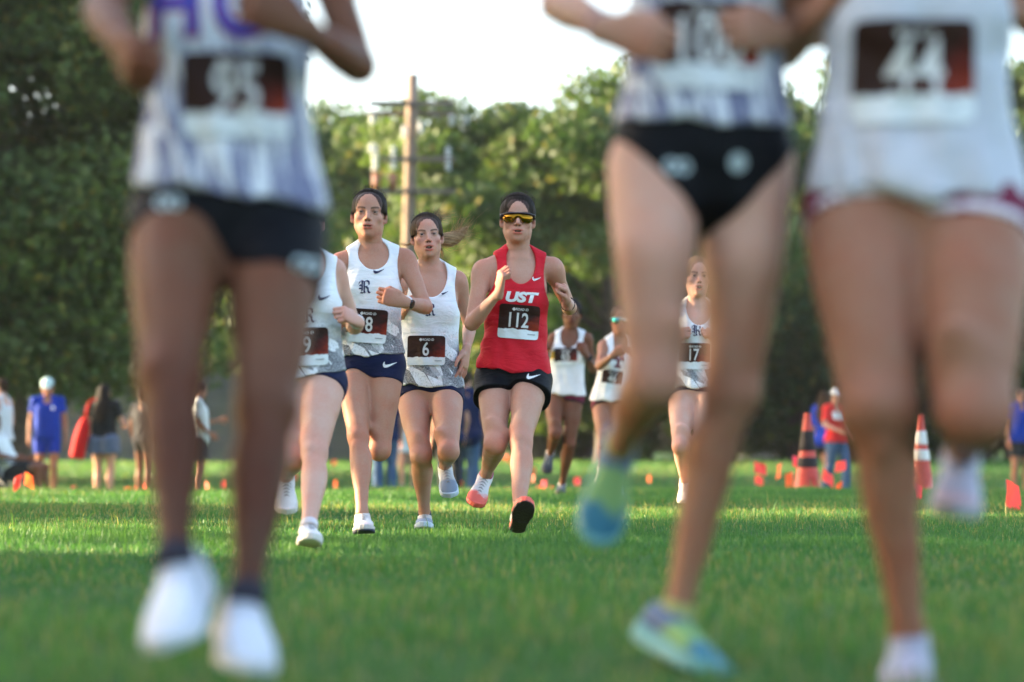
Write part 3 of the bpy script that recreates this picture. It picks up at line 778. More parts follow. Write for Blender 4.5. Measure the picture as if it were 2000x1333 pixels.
        def solef(X, Y, Z):
            dx, dy, dz = X - f32(o[0]), Y - f32(o[1]), Z - f32(o[2])
            A = (dx * f32(f2[0]) + dy * f32(f2[1]) + dz * f32(f2[2])) / f32(S); B = (dx * f32(side[0]) + dy * f32(side[1]) + dz * f32(side[2])) / f32(S); Hh = (dx * f32(up2[0]) + dy * f32(up2[1]) + dz * f32(up2[2])) / f32(S)
            wd = np.interp(A.ravel(), [-.006, .004, .03, .1, .17, .215, .245, .262, .27], [.0, .026, .036, .036, .049, .048, .038, .020, .0]).reshape(A.shape)
            spring = .020 * np.clip((A - .17) / .09, 0, 1) ** 2 + .008 * np.clip((.03 - A) / .03, 0, 1)
            return np.maximum(np.abs(B) - wd, np.abs(Hh - spring - .0145) - .0145 - .004 * (A < .12)) * f32(S * .9)
        b0 = bounds(up_p, .03)
        V, Q = solid([Fn(solef, 'u', .001)], hsz, it=1, lo=b0[0], hi=b0[1] + .0)
        tps = np.stack([((V - o) @ f2) / S, ((V - o) @ side) / S, ((V - o) @ up2) / S], 1)
        mk('sole', V, Q, so['sole'], parent=shoe, vattrs={'tp': tps})
        if fine:
            b = MB()
            for i in range(5):
                a = .105 + .019 * i; zt = .024 + np.interp(a / .252, [q2[0] for q2 in prof], [q2[2] for q2 in prof]) * 1.85
                wd = .020 - .001 * i
                b.tube([q(a - .006, -wd, zt - .006), q(a, 0, zt + .003), q(a + .006, wd, zt - .006)], .0028 * S, 5); b.tube([q(a + .006, -wd, zt - .006), q(a, 0, zt + .004), q(a - .006, wd, zt - .006)], .0028 * S, 5)
            b.build('laces', so.get('lace', plain('lace_grey', (.34, .33, .34), .8)), root, shoe, smooth=True)
        if so.get('sock'):
            V, Q = solid([Sweep(an - shin * so.get('sockh', .012) * S, an + shin * .02, -f2, [(0, .0335 * lc, .0365 * lc), (.5, .0335 * lc, .038 * lc), (1, .034 * lc, .040 * lc)], k=.01, cap=.05)], hsz, it=1)
            mk('sock', V, Q, so['sock'], vattrs={'tp': V - o})
    # ---- hair
    hr = sp.get('hair')
    if hr:
        X, Y, Z = ax
        def hq(x, y, z): return hc + (X * x * sp.get('wide', 1.0) + Y * y + Z * z) * hs
        wd = sp.get('wide', 1.0)
        thick = hr.get('thick', .006)
        def loc(Xa, Ya, Za):
            dx, dy, dz = Xa - f32(hc[0]), Ya - f32(hc[1]), Za - f32(hc[2])
            return [(dx * f32(ax[i][0]) + dy * f32(ax[i][1]) + dz * f32(ax[i][2])) / f32(hs) / (f32(wd) if i == 0 else 1) for i in range(3)]
        P = [Ell(hq(0, -.016, .031), np.array((.0735 + 1.2 * thick, .094 + thick, .083 + 1.25 * thick)) * hs * (wd, 1, 1), ax), Ell(hq(0, -.05, -.02), np.array((.058, .055, .06)) * hs, ax, k=.02)]
        line = hr.get('line', .082)
        def face_cut(Xa, Ya, Za):
            x, y, z = loc(Xa, Ya, Za)
            e = np.sqrt((x / hr.get('side', .062)) ** 2 + ((y - .085) / .078) ** 2 + ((z + .035) / (.035 + line)) ** 2) - .955
            low = np.maximum(z - (.0 + .25 * np.minimum(y, 0)), -.035 - y)
            return np.minimum(e * .06, low) * f32(hs)
        P.append(Fn(face_cut, 's', .006 * hs))
        if hr['style'] in ('slick', 'pony', 'braid'): P.insert(2, Ell(hq(0, -.105, .035), np.array((.028, .026, .028)) * hs, ax, k=.01))
        if hr['style'] == 'long':
            P.insert(2, Sweep(hq(0, -.055, .02), hq(0, -.105, -.42), Y, [(0, .085 * hs, .055 * hs), (.3, .115 * hs, .05 * hs), (.7, .125 * hs, .045 * hs), (1, .07 * hs, .02 * hs)], k=.03))
        V, Q = solid(P, sp.get('hhair', .004), it=1)
        Lh = ((V - hc) @ ax.T) / hs
        V = V + vnormals(V, Q) * (.0005 * np.sin(Lh[:, 0] * 420 + 3 * np.sin(Lh[:, 2] * 40)) + .002 * vnoise(Lh * (60, 25, 25)))[:, None]
        hobj = mk('hair', V, Q, hr['mat'], vattrs={'hp': Lh})
        if h < .006 and hr['style'] != 'short':    # combed strands over the cap and a few flyaways
            R = random.Random(int(abs(hc[0]) * 1000)); SV = []; SF = []; SH = []
            rad = np.array((.0735 + 1.2 * thick, .094 + thick, .083 + 1.25 * thick)); cen = V3(0, -.016, .031)
            for i in range(330):
                fly = i >= 290
                ph = R.uniform(-1.35, 1.35); st = nrm(V3(math.sin(ph), .72 * math.cos(ph) + .05, .35 + .62 * math.cos(ph))); en = nrm(V3(.16 * math.sin(ph), -1, .12 + R.uniform(-.15, .15)))
                lift = R.uniform(.0, .0015); k = len(SV)
                n = 9
                for j in range(n):
                    t = j / (n - 1) * (R.uniform(.35, .7) if False else 1.0); dr = nrm(st * (1 - t) + en * t + V3(0, 0, .25 * math.sin(math.pi * t)))
                    e_ = 1 / math.sqrt(((dr / rad) ** 2).sum()); lf = lift + (.016 * math.sin(min(t * 4, 1) * 1.57) * R.uniform(.7, 1.1) * (t < .6) if fly else 0)
                    p = cen + dr * (e_ + lf); w0 = hc + (X * p[0] * wd + Y * p[1] + Z * p[2]) * hs
                    for q3 in range(3): SV.append(w0 + (X * math.cos(2.1 * q3) + Z * math.sin(2.1 * q3)) * (.0005 if fly else .0011) * hs); SH.append((i * .017, j * .1, 0))
                for j in range(n - 1):
                    for q3 in range(3): SF.append((k + j * 3 + q3, k + j * 3 + (q3 + 1) % 3, k + (j + 1) * 3 + (q3 + 1) % 3, k + (j + 1) * 3 + q3))
            tag(mk('hair_strands', SV, np.array(SF), hr.get('smat', hr['mat']), parent=hobj, vattrs={'hp': np.array(SH)}), kind='stuff')
    return out

def drape(res, which, v2, f2, px, py, D, mat, name, parent=None, size_px=False, off=.0028, rot=0.0, maxe=.02, uvs=None, uw=None):
    """flat print laid on the cloth at the place seen at (px, py)"""
    root = res['root']; bvh = res['bvh_' + which]
    if uw is None:
        p = at(px, py, D)
        for _ in range(4):        # march the view ray on to the cloth
            hit = bvh.ray_cast(Vector((0, 0, CAM_H)), Vector(nrm(p - V3(0, 0, CAM_H))))
            if hit[0] is None: break
            p = np.array(hit[0]); break
    else: p = uw
    t = res['tor'](*[np.array([q], f32) for q in p]); A = res['Tax'](float(t[2][0]))
    if uvs is None: v2, f2 = dense(v2, f2, maxe)
    cr, sr = math.cos(rot), math.sin(rot)
    vs = []; ok = []; last = None
    for x, y in v2:
        x, y = x * cr - y * sr, x * sr + y * cr
        s = p + A[0] * x + A[2] * y
        hit = bvh.ray_cast(Vector(s + A[1] * .25), Vector(-A[1]), .5)
        if hit[0] is None: vs.append(last if last is not None else s); ok.append(False)
        else:
            n = np.array(hit[1]); n = n if np.dot(n, A[1]) > 0 else -n
            last = np.array(hit[0]) + (A[1] * .7 + n * .5) * off; vs.append(last); ok.append(True)
    ff = [q for q in f2 if all(ok[i] for i in q)]
    if not ff: return None
    va = {'uvw': uvs} if uvs is not None else None
    return mesh_np(name, vs, ff, mat, root, parent if parent is not None else res[which], smooth=True, vattrs=va)
WHITE_INK = None
def bib(res, px, py, D, number, wdt=.19, hgt=.16, rot=0.0, numsize=.066, uw=None):
    nx, ny = 22, 18; v = []; uv = []
    for j in range(ny + 1):
        for i in range(nx + 1):
            x, y = i / nx - .5, j / ny - .5
            e = max(abs(x), abs(y)); rr = (abs(2 * x) ** 14 + abs(2 * y) ** 14) ** (1 / 14) + 1e-9; k = (2 * e / rr) if e > 0 else 1
            v.append((x * k * wdt, y * k * hgt)); uv.append((i / nx, j / ny, len(number) * .37 + px * .013))
    f = [(j * (nx + 1) + i, j * (nx + 1) + i + 1, (j + 1) * (nx + 1) + i + 1, (j + 1) * (nx + 1) + i) for j in range(ny) for i in range(nx)]
    b = drape(res, 'top', v, f, px, py, D, bib_mat(), 'race_bib', parent=res['root'], off=.006, rot=rot, uvs=uv, uw=uw)
    if b is None: return
    ink = plain('bib_white_ink', (.66, .64, .62), .7, .04, spec=.2)
    tv, tf = text2d(number, numsize * 1.45, .0016, .74)
    tv = tv - (tv.max(0) + tv.min(0)) / 2 + (.0, .008)
    me = b.data
    # the print lies on the bib itself
    bv = np.array([q.co for q in me.vertices]) + np.array(res['root'].location)
    r2 = dict(res); r2['bvh_bib'] = BVHTree.FromPolygons([tuple(map(float, q)) for q in bv], [tuple(p.vertices) for p in me.polygons]); r2['bib'] = b
    cen = bv.mean(0)
    drape(r2, 'bib', tv, tf, px, py, D, ink, 'number', parent=b, off=.0022, rot=rot, uw=cen, maxe=.03)
    tv, tf = text2d('ROAD iD', .016, .0004, .9); tv = tv + (.012, hgt * .36)
    drape(r2, 'bib', tv, tf, px, py, D, ink, 'lettering', parent=b, off=.0022, rot=rot, uw=cen, maxe=.03)
    dm = np.array([(-.035, hgt * .36), (-.026, hgt * .36 + .009), (-.017, hgt * .36), (-.026, hgt * .36 - .009)])
    drape(r2, 'bib', dm, [(0, 3, 2, 1)], px, py, D, ink, 'diamond_mark', parent=b, off=.0022, rot=rot, uw=cen, maxe=.03)
    tick = np.array([(.045, -hgt * .36), (.080, -hgt * .36), (.080, -hgt * .33), (.045, -hgt * .33)])
    drape(r2, 'bib', tick, [(0, 1, 2, 3)], px, py, D, plain('bib_grey_ink', (.32, .34, .35), .6, .05), 'small_print', parent=b, off=.0022, rot=rot, uw=cen, maxe=.03)

def axes(yaw=0.0, pitch=0.0, roll=0.0, facing=0.0):
    """head axes (left, front, up); facing 0 looks at the camera, yaw turns to the picture's right, pitch up, roll to the picture's right"""
    a = facing + yaw; fr = V3(math.sin(a) * math.cos(pitch), -math.cos(a) * math.cos(pitch), math.sin(pitch))
    upv = orth(V3(0, 0, 1), fr); left = np.cross(upv, fr)
    c, s = math.cos(roll), math.sin(roll); up2 = upv * c + left * s; left2 = np.cross(up2, fr)
    return np.array([left2, fr, up2])
def pose(D, S, p):
    """joints from photograph pixels: two-number entries lie at D+offset, signed ones are solved from bone length"""
    J = {}
    for k in ('hipL', 'hipR', 'shL', 'shR', 'neck', 'head'):
        q = p[k]; J[k] = at(q[0], q[1], D + (q[2] if len(q) > 2 else 0))
    for s in 'LR':
        ln = p.get('len', {})
        J['kn' + s] = reach(*p['kn' + s][:2], J['hip' + s], ln.get('thigh', .405) * S, p['kn' + s][2])
        J['ank' + s] = reach(*p['ank' + s][:2], J['kn' + s], ln.get('shin', .40) * S, p['ank' + s][2])
        J['toe' + s] = reach(*p['toe' + s][:2], J['ank' + s], ln.get('foot', .17) * S, p['toe' + s][2])
        J['el' + s] = reach(*p['el' + s][:2], J['sh' + s], ln.get('ua', .275) * S, p['el' + s][2])
        J['wr' + s] = reach(*p['wr' + s][:2], J['el' + s], ln.get('fa', .235) * S, p['wr' + s][2])
    return J
def stand(x, y, z, S=1.0, facing=0.0, over=None, step=0.0):
    """upright pose in body coordinates (left, front, up), turned to its facing"""
    L = V3(math.cos(facing), math.sin(facing), 0); Fr = V3(math.sin(facing), -math.cos(facing), 0); Up = V3(0, 0, 1)
    b = {'hipL': (.088, 0, .89), 'hipR': (-.088, 0, .89), 'knL': (.095, .02 + step, .485), 'knR': (-.095, .02 - step * .5, .485), 'ankL': (.095, -.02 + step, .085), 'ankR': (-.095, -.02 - step * 1.4, .085 + step * .3),
         'toeL': (.12, .135 + step, .03), 'toeR': (-.12, .135 - step * 1.2, .03), 'shL': (.172, -.01, 1.385), 'shR': (-.172, -.01, 1.385), 'neck': (0, -.01, 1.40), 'head': (0, .015, 1.575),
         'elL': (.225, -.03, 1.12), 'elR': (-.225, -.03, 1.12), 'wrL': (.24, .06, .90), 'wrR': (-.24, .06, .90)}
    b.update(over or {})
    return {k: V3(x, y, z) + (L * q[0] + Fr * q[1] + Up * q[2]) * S for k, q in b.items()}, L, Fr
# ------------------------------------------------------------------ terrain
def gz(x, y):
    """height of the turf: level near, a low crest at 20 m, a shallow dip, then level again by the trees"""
    x = np.asarray(x, float); y = np.asarray(y, float)
    st = lambda a, b: (lambda t: t * t * (3 - 2 * t))(np.clip((y - a) / (b - a), 0, 1))
    z = -.40 * st(21.0, 31.0) + .42 * st(37.0, 60.0)
    z = z + .012 * np.sin(x * 1.3 + y * .7) * np.sin(y * .9 - x * .4) + .02 * st(15, 20) * (1 - st(20, 23))
    return z
def ground_mat():
    m, nt, b, o = mat_new('turf')
    co = objco(nt)
    big = noise(nt, co, .35, 4.0); mid = noise(nt, co, 3.0, 4.0); fi = noise(nt, co, 60.0, 3.0)
    c = mixrgb(nt, ramp(nt, big, [(.35, 0.0), (.65, 1.0)]), (.050, .125, .028), (.080, .165, .036))
    c = mixrgb(nt, ramp(nt, mid, [(.45, 0.0), (.75, .7)]), c, (.085, .125, .030))
    c = mixrgb(nt, ramp(nt, fi, [(.35, .55), (.6, 0.0)]), c, (.020, .040, .010))
    nt.links.new(c, b.inputs['Base Color']); b.inputs['Roughness'].default_value = .9; b.inputs['Specular IOR Level'].default_value = .15
    bump(nt, b, fi, .03, .8); return m
xs = np.unique(np.concatenate([np.linspace(-220, -12, 24), np.linspace(-12, 12, 61), np.linspace(12, 220, 24)]))
ys = np.unique(np.concatenate([np.linspace(-60, 0, 8), np.linspace(0, 65, 131), np.linspace(65, 600, 28)]))
GX, GY = np.meshgrid(xs, ys, indexing='ij')
gv = np.stack([GX, GY, gz(GX, GY)], -1).reshape(-1, 3); ny_ = len(ys)
ii, jj = np.meshgrid(np.arange(len(xs) - 1), np.arange(ny_ - 1), indexing='ij'); b0 = (ii * ny_ + jj).ravel()
tag(mesh_np('ground', gv, np.stack([b0, b0 + ny_, b0 + ny_ + 1, b0 + 1], 1), ground_mat()), 'green turf field running back to the trees', 'ground', kind='structure')

def leaf_mat(name, rough=.5, trans=.35, attrn='Col', spec=.3, tint=(1.5, 1.45, .55)):
    m, nt, b, o = mat_new(name)
    a = attr(nt, attrn)
    nt.links.new(a.outputs[0], b.inputs['Base Color']); b.inputs['Roughness'].default_value = rough; b.inputs['Specular IOR Level'].default_value = spec
    t = node(nt, 'ShaderNodeBsdfTranslucent'); hs_ = node(nt, 'ShaderNodeMix', data_type='RGBA', blend_type='MULTIPLY')
    hs_.inputs[0].default_value = 1.0; nt.links.new(a.outputs[0], hs_.inputs[6]); hs_.inputs[7].default_value = (*tint, 1)
    nt.links.new(hs_.outputs[2], t.inputs[0])
    mx = node(nt, 'ShaderNodeMixShader'); mx.inputs[0].default_value = trans
    nt.links.new(b.outputs[0], mx.inputs[1]); nt.links.new(t.outputs[0], mx.inputs[2]); nt.links.new(mx.outputs[0], o.inputs[0])
    return m

# ------------------------------------------------------------------ grass blades
def grass_patch(y0, y1, dens, hgt, wid, spread=.2118, margin=2.4, seed=1, dry=.09):
    R = np.random.default_rng(seed)
    wmax = spread * y1 + margin; n = int(dens * 2 * wmax * (y1 - y0))
    x = R.uniform(-wmax, wmax, n); y = R.uniform(y0, y1, n)
    k = np.abs(x) < spread * y + margin; x, y = x[k], y[k]; n = len(x)
    P = np.stack([x * 1.1, y * 1.1, np.zeros(n)], 1)
    cl = .8 * vnoise(P * .8 + 3) + .7 * vnoise(P * 2.1) + .6 * vnoise(P * 5.3 + 9); big = vnoise(P * .35 + 5)
    hh_ = hgt * (.55 + R.random(n) * .7 + cl * .7) * (1 + 1.2 * (R.random(n) > .985))
    hh_ = np.clip(hh_, .012, None)
    a = R.uniform(0, 2 * np.pi, n); ln = R.uniform(.1, 1.0, n) ** 1.2; la = R.uniform(0, 2 * np.pi, n)
    wv = np.stack([np.cos(a), np.sin(a), 0 * a], 1) * (wid * R.uniform(.6, 1.2, n))[:, None] / 2
    base = np.stack([x, y, gz(x, y) - .004], 1)
    lean = np.stack([np.cos(la) * ln, np.sin(la) * ln, 0 * a], 1)
    mid = base + np.stack([0 * a, 0 * a, hh_ * .6], 1) + lean * (hh_ * .25)[:, None]
    tip = base + np.stack([0 * a, 0 * a, hh_ * (1 - .3 * ln)], 1) + lean * (hh_ * .8)[:, None]
    V = np.stack([base - wv, base + wv, mid + wv * .75, mid - wv * .75, tip], 1).reshape(-1, 3)
    i = np.arange(n)[:, None] * 5
    Fc = np.concatenate([i + [0, 1, 2], i + [0, 2, 3], i + [3, 2, 4]])
    g1 = np.array([.045, .148, .042]); g2 = np.array([.108, .228, .060]); g3 = np.array([.30, .27, .10])
    t = np.clip(.45 + cl * .85 + R.normal(0, .28, n), 0, 1.25)[:, None]; c = g1 * (1 - t) + g2 * t
    d = (R.random(n) < dry * (1 + 2 * np.clip(big * 3, -0.9, 2)))[:, None]; c = np.where(d, g3, c)
    c = np.repeat(c, 5, 0)
    return V, Fc, c
gm = leaf_mat('grass_blade', .5, .32, spec=.2, tint=(1.25, 1.3, .6))
GV = []; GF = []; GC = []; n0 = 0
for args in ((2.6, 6.5, 1500, .045, .0055), (6.5, 9.0, 2000, .042, .005), (9.0, 13.5, 2600, .038, .0042), (13.5, 24, 1500, .045, .006), (24, 44, 190, .055, .016), (44, 62, 60, .06, .03)):
    v, f, c = grass_patch(*args, seed=int(args[0] * 10)); GV.append(v); GF.append(f + n0); GC.append(c); n0 += len(v)
tag(mesh_np('grass', np.concatenate(GV), np.concatenate(GF), gm, smooth=False, col=np.concatenate(GC)), 'short green grass blades covering the field', 'grass', kind='stuff')

# ------------------------------------------------------------------ trees and shrubs
LEAF = leaf_mat('tree_leaf', .55, .32, spec=.2, tint=(1.15, 1.3, .6))
BARK = plain('bark', (.085, .062, .045), .9, .35, 9.0, .03)
def crown_mesh(seed, rx, rz, zc, nblob, nleaf, size, low=-1.0):
    """leaf clumps spread through the crown's volume: each blob of twigs carries many small leaf faces"""
    R = np.random.default_rng(seed); P = []; B = []
    while len(B) < nblob:
        q = R.normal(0, 1, 3); q /= np.linalg.norm(q); rad = R.uniform(.35, 1.0) ** .55
        if q[2] * rad < low: continue
        bump_ = 1 + .22 * math.sin(3 * math.atan2(q[1], q[0]) + seed) + R.uniform(-.12, .12)
        B.append((q * rad * np.array([rx * bump_, rx * bump_, rz]) + [0, 0, zc], R.uniform(.15, .30) * rx, rad))
    V = []; C = []
    for c, br, rad in B:
        n = int(nleaf / nblob * R.uniform(.6, 1.4)); q = R.normal(0, 1, (n, 3)); q /= np.linalg.norm(q, axis=1)[:, None]
        p = c + q * (br * R.uniform(.2, 1.0, n) ** .6)[:, None] * np.array([1.15, 1.15, .75])
        a = R.normal(0, 1, (n, 3)); a /= np.linalg.norm(a, axis=1)[:, None]; b = np.cross(a, q + R.normal(0, .5, (n, 3))); b /= np.linalg.norm(b, axis=1)[:, None] + 1e-9
        s = size * R.uniform(.6, 1.3, n)[:, None]
        V.append(np.stack([p - a * s, p - b * s * .55 + q * s * .15, p + a * s, p + b * s * .55 + q * s * .15], 1))
        tone = R.uniform(-.1, 1) * .75 + R.uniform(0, .35, n); t = np.clip(tone, 0, 1)[:, None]  # leaf variety, with clump tones also standing in for lit and dark foliage
        col = np.array([.040, .078, .026]) * (1 - t) + np.array([.105, .148, .044]) * t
        col = np.where(R.random((n, 1)) < .05, np.array([.16, .14, .03]), col); C.append(np.repeat(col, 4, 0))
    V = np.concatenate(V); n = len(V)
    return V.reshape(-1, 3), np.arange(n * 4).reshape(n, 4), np.concatenate(C)
def trunk_mesh(seed, H, r, zc, rx, nl=7):
    R = random.Random(seed); b = MB()
    lean = V3(R.uniform(-.3, .3), R.uniform(-.3, .3), 0); top = V3(0, 0, zc) + lean
    b.tube([V3(0, 0, -.3), V3(0, 0, .15), lean * .3 + V3(0, 0, zc * .4), lean * .7 + V3(0, 0, zc * .75), top + V3(0, 0, zc * .3)], [r * 1.5, r * 1.15, r * .9, r * .7, r * .25], 10)
    for i in range(nl):
        a = 2 * math.pi * i / nl + R.uniform(-.4, .4); z0 = zc * R.uniform(.35, .85); e = rx * R.uniform(.55, .85)
        s = lean * (z0 / zc) + V3(0, 0, z0); d = V3(math.cos(a), math.sin(a), 0)
        b.tube([s, s + d * e * .45 + V3(0, 0, e * .3), s + d * e + V3(0, 0, e * .55)], [r * .34, r * .18, r * .05], 6)
    return b
TREES = {}
def tree_proto(key, seed, H, rx, low, nleaf=40000, size=.125, nblob=58, trunk=.26):
    zb = H * .5 + low; rz = (H - (zb - H * .5) * 0) * .5
    V, F, C = crown_mesh(seed, rx, H * (1 - low) / 2, H * (1 + low) / 2, nblob, nleaf, size)
    TREES[key] = (V, F, C, trunk_mesh(seed, H, trunk, H * .52, rx))
PROTO = {}
def place_tree(key, loc, scale, rot, label, name='tree', group=None, cat='tree'):
    o = empty(name, loc, label, cat, group); o.scale = (scale, scale, scale); o.rotation_euler = (0, 0, rot)
    if key not in PROTO:
        V, F, C, tb = TREES[key]
        cr = mesh_np('crown', V, F, LEAF, None, o, smooth=False, col=C); tr = mesh_np('trunk', tb.v, tb.f, BARK, None, o, smooth=True)
        PROTO[key] = (cr, tr)
    else:
        for q in PROTO[key]:
            c = q.copy(); COL.objects.link(c); c.parent = o
    return o
tree_proto('oak', 3, 10.0, 4.6, .16)
tree_proto('elm', 11, 10.0, 4.0, .12)
tree_proto('round', 23, 10.0, 5.2, .10, 50000)
tree_proto('near', 31, 10.0, 4.4, .09, 56000, .085, 130)
tree_proto('shrub', 41, 3.0, 2.2, .02, 9000, .10, 40, .06)
tree_proto('shade', 53, 10.0, 5.0, .24, 15000, .20, 70)
tree_proto('shade_low', 59, 10.0, 5.0, .12, 20000, .20, 80)
tree_proto('shade_high', 61, 10.0, 4.0, .46, 15000, .20, 60)
def gp(px, d): p = at(px, 871, d); return V3(p[0], d, float(gz(p[0], d)))
TL = [('oak', 690, 70, 10.3, 'leafy oak behind the utility pole, at the left of the pole'), ('elm', 842, 79, 10.3, 'loose tree right behind the utility pole with a gappy top'),
      ('round', 1040, 62, 9.5, 'broad sunlit tree behind the runner in red'), ('oak', 1185, 58, 9.6, 'tallest sunlit tree right of the runner in red'),
      ('elm', 1395, 70, 11.2, 'tree behind the legs of the black brief runner'), ('round', 1560, 67, 10.2, 'tree seen between the two runners at the right'),
      ('oak', 1765, 70, 11.5, 'tree behind the runner wearing maroon shorts'), ('elm', 1985, 66, 11.5, 'tree at the right edge behind the far blue shirt'),
      ('oak', 2230, 70, 10.5, 'tree just beyond the right edge of the picture'), ('round', 2480, 66, 10.8, 'round tree well beyond the right edge'), ('elm', 2760, 69, 11.2, 'farthest tree beyond the right edge'),
      ('elm', 355, 90, 15.0, 'bright green tree top beside the raised arm of the left runner'), ('round', 520, 82, 11.0, 'tree behind the black shorts of the left runner')]
for i, (k, px, d, H, lb) in enumerate(TL):
    place_tree(k, gp(px, d), H / 10.0, 1.3 * i + .4, lb, group='trees along the far side of the field')
for i, (px, d, H, lb) in enumerate(((-110, 46, 12.6, 'big dark shade tree at the left with foliage hanging low'), (-420, 47, 13.0, 'dark tree at the left edge of the field'), (30, 46, 11.0, 'dark tree behind the man in blue'), (-90, 48, 13.0, 'tall dark tree rising behind the others at the left'))):
    place_tree('near', gp(px, d), H / 10.0, 2.1 * i + .8, lb, group='dark trees at the left')
for i, (px, d, s) in enumerate(((610, 71, 1.0), (760, 68, .8), (900, 69, .95), (1030, 71, 1.1), (1150, 68, .85), (1270, 66, 1.0), (1400, 69, 1.05), (1530, 72, .8), (1660, 67, 1.0), (1790, 68, .9), (1930, 66, 1.1), (2060, 68, 1.0))):
    near = ['left of the runner with bib 19', 'behind the runner with bib 8', 'between bib 6 and the red runner', 'behind the red runner', 'behind the dark skinned runner', 'behind the sunglasses runner with bib 46', 'behind the legs of the black brief runner', 'left of the striped cone with dark collars', 'behind the woman in red', 'behind the white banded cone', 'left of the boy in blue at the right edge', 'beyond the right edge of the field'][i]
    place_tree('shrub', gp(px, d), s, i * 1.1, 'dark low shrub ' + near, name='shrub', group='shrubs at the foot of the far trees', cat='shrub')
# the row of trees on the sunny side of the course, whose shade lies over the runners
SHADE = [(-14.5, -1.4, 'shade_low', 1.0), (-16.0, 4.0, 'shade_low', 1.0), (-16.5, 9.0, 'shade_low', .95), (-16.5, 16.2, 'shade_high', 1.12), (-13.5, 17.3, 'shade_low', .38), (-19, 24.6, 'shade_high', 1.15), (-25, 4.0, 'shade_low', 1.25), (-25, 9.0, 'shade_low', 1.2), (-21, 29.4, 'shade', .8)]
for i, (x, y, k, s) in enumerate(SHADE):
    place_tree(k, (x, y, 0), s, i * .9, 'tree of the shade row left of the course, outside the picture', group='shade row left of the course')
# ------------------------------------------------------------------ fence, pole, building
WOOD = plain('fence_wood', (.085, .095, .105), .85, .25, 6.0, .004)
f0 = gp(60, 60); fence = empty('board_fence', f0, 'grey board fence behind the spectators at the left', 'fence')
bd = MB().box((0, 0, 1.08), (.142, .022, 2.16)); first = None
for i in range(66):
    x = i * .150
    if first is None: first = bd.build('board', WOOD, None, fence); o = first
    else: o = first.copy(); COL.objects.link(o); o.parent = fence
    o.location = (x - .6, .010 * math.sin(i * 2.3), .02 * math.sin(i * 1.7)); o.rotation_euler = (0, 0, .02 * math.sin(i * 3.1))
for z in (.35, 1.0, 1.85):
    MB().box((4.3, .055, z), (10.2, .045, .09)).build('rail', WOOD, None, fence)
for i in range(5): MB().box((-.4 + 2.4 * i, .12, 1.0), (.1, .1, 2.1)).build('post', WOOD, None, fence)

PD = 54.0; pb = gp(789, PD)
pole = empty('utility_pole', pb, 'tall wooden utility pole with crossarms and insulators', 'utility pole')
ptop = at(806, 146, PD); ph = ptop[2] - pb[2]; lean = V3(ptop[0] - pb[0], 0, 0)
PW = plain('pole_wood', (.23, .165, .125), .85, .3, 3.0, .01); CW = plain('crossarm_wood', (.17, .13, .11), .85, .25, 4.0, .005)
INS = plain('insulator', (.62, .64, .66), .3, .08); CUT = plain('cutout', (.24, .085, .05), .5, .2)
MB().tube([pb + lean * t + V3(0, 0, ph * t) for t in np.linspace(0, 1, 8)], [.19 - .06 * t for t in np.linspace(0, 1, 8)], 14).build('pole', PW, pole, smooth=True)
def arm_at(y, x0, x1, dy=-.17, th=.11):
    a, b = at(x0, y, PD + dy), at(x1, y, PD + dy)
    return MB().box((a + b) / 2, (np.linalg.norm(b - a), .09, th)).build('crossarm', CW, pole)
for y, x0, x1, dy in ((203, 722, 888, -.20), (222, 722, 888, .20), (311, 742, 888, -.20), (374, 738, 892, -.20)): arm_at(y, x0, x1, dy)
def insul(px, y0, y1, dy=-.2, r=.075):
    t, b = at(px, y0, PD + dy), at(px, y1, PD + dy); n = 5; pr = []
    L = t[2] - b[2]
    for i in range(n): z = L * i / n; pr += [(r * .45, z), (r, z + L * .05), (r * .9, z + L * .11), (r * .4, z + L * .14)]
    pr.append((.01, L))
    MB().lathe(b, pr, 12).build('insulator', INS, pole, smooth=True)
for px, y0, y1 in ((727, 280, 300), (733, 283, 334), (768, 285, 332), (875, 287, 334), (728, 223, 243), (882, 224, 246), (910, 226, 242), (822, 238, 262), (790, 246, 268)): insul(px, y0, y1)
for px in (735, 768): MB().tube([at(px, 338, PD - .2), at(px, 372, PD - .2)], .085, 10).build('fuse_cutout', CUT, pole, smooth=True)

def house(px0, px1, d, H, label):
    a, b = gp(px0, d), gp(px1, d); c = (a + b) / 2; W = b[0] - a[0]
    r = empty('house', c, label, 'building'); wm = plain('pale_siding', (.60, .58, .62), .8, .06, 2.0); rm = plain('shingle_roof', (.11, .10, .10), .9, .2, 5.0)
    MB().box((0, 2.5, H / 2), (W, 5, H)).build('wall', wm, None, r)
    MB().add([(-W / 2 - .3, -.4, H), (W / 2 + .3, -.4, H), (W / 2 + .3, 5.4, H), (-W / 2 - .3, 5.4, H), (-W / 2 - .3, 2.5, H + 1.5), (W / 2 + .3, 2.5, H + 1.5)], [(0, 1, 5, 4), (2, 3, 4, 5), (0, 4, 3), (1, 2, 5), (0, 3, 2, 1)]).build('roof', rm, None, r)
    for k in range(2):
        x = (-.25 + .5 * k) * W
        w_ = MB().box((x, -.03, H * .55), (.9, .06, 1.2)).build('window', plain('window_trim', (.7, .7, .7), .6), None, r)
        MB().box((x, -.065, H * .55), (.74, .02, 1.04)).build('pane', plain('window_glass', (.02, .025, .03), .08), None, w_)
    return r
house(1080, 1215, 92, 4.2, 'pale house glimpsed through the trees right of the red runner')
house(1470, 1545, 78, 1.9, 'small pale shed under the dark trees at the right')

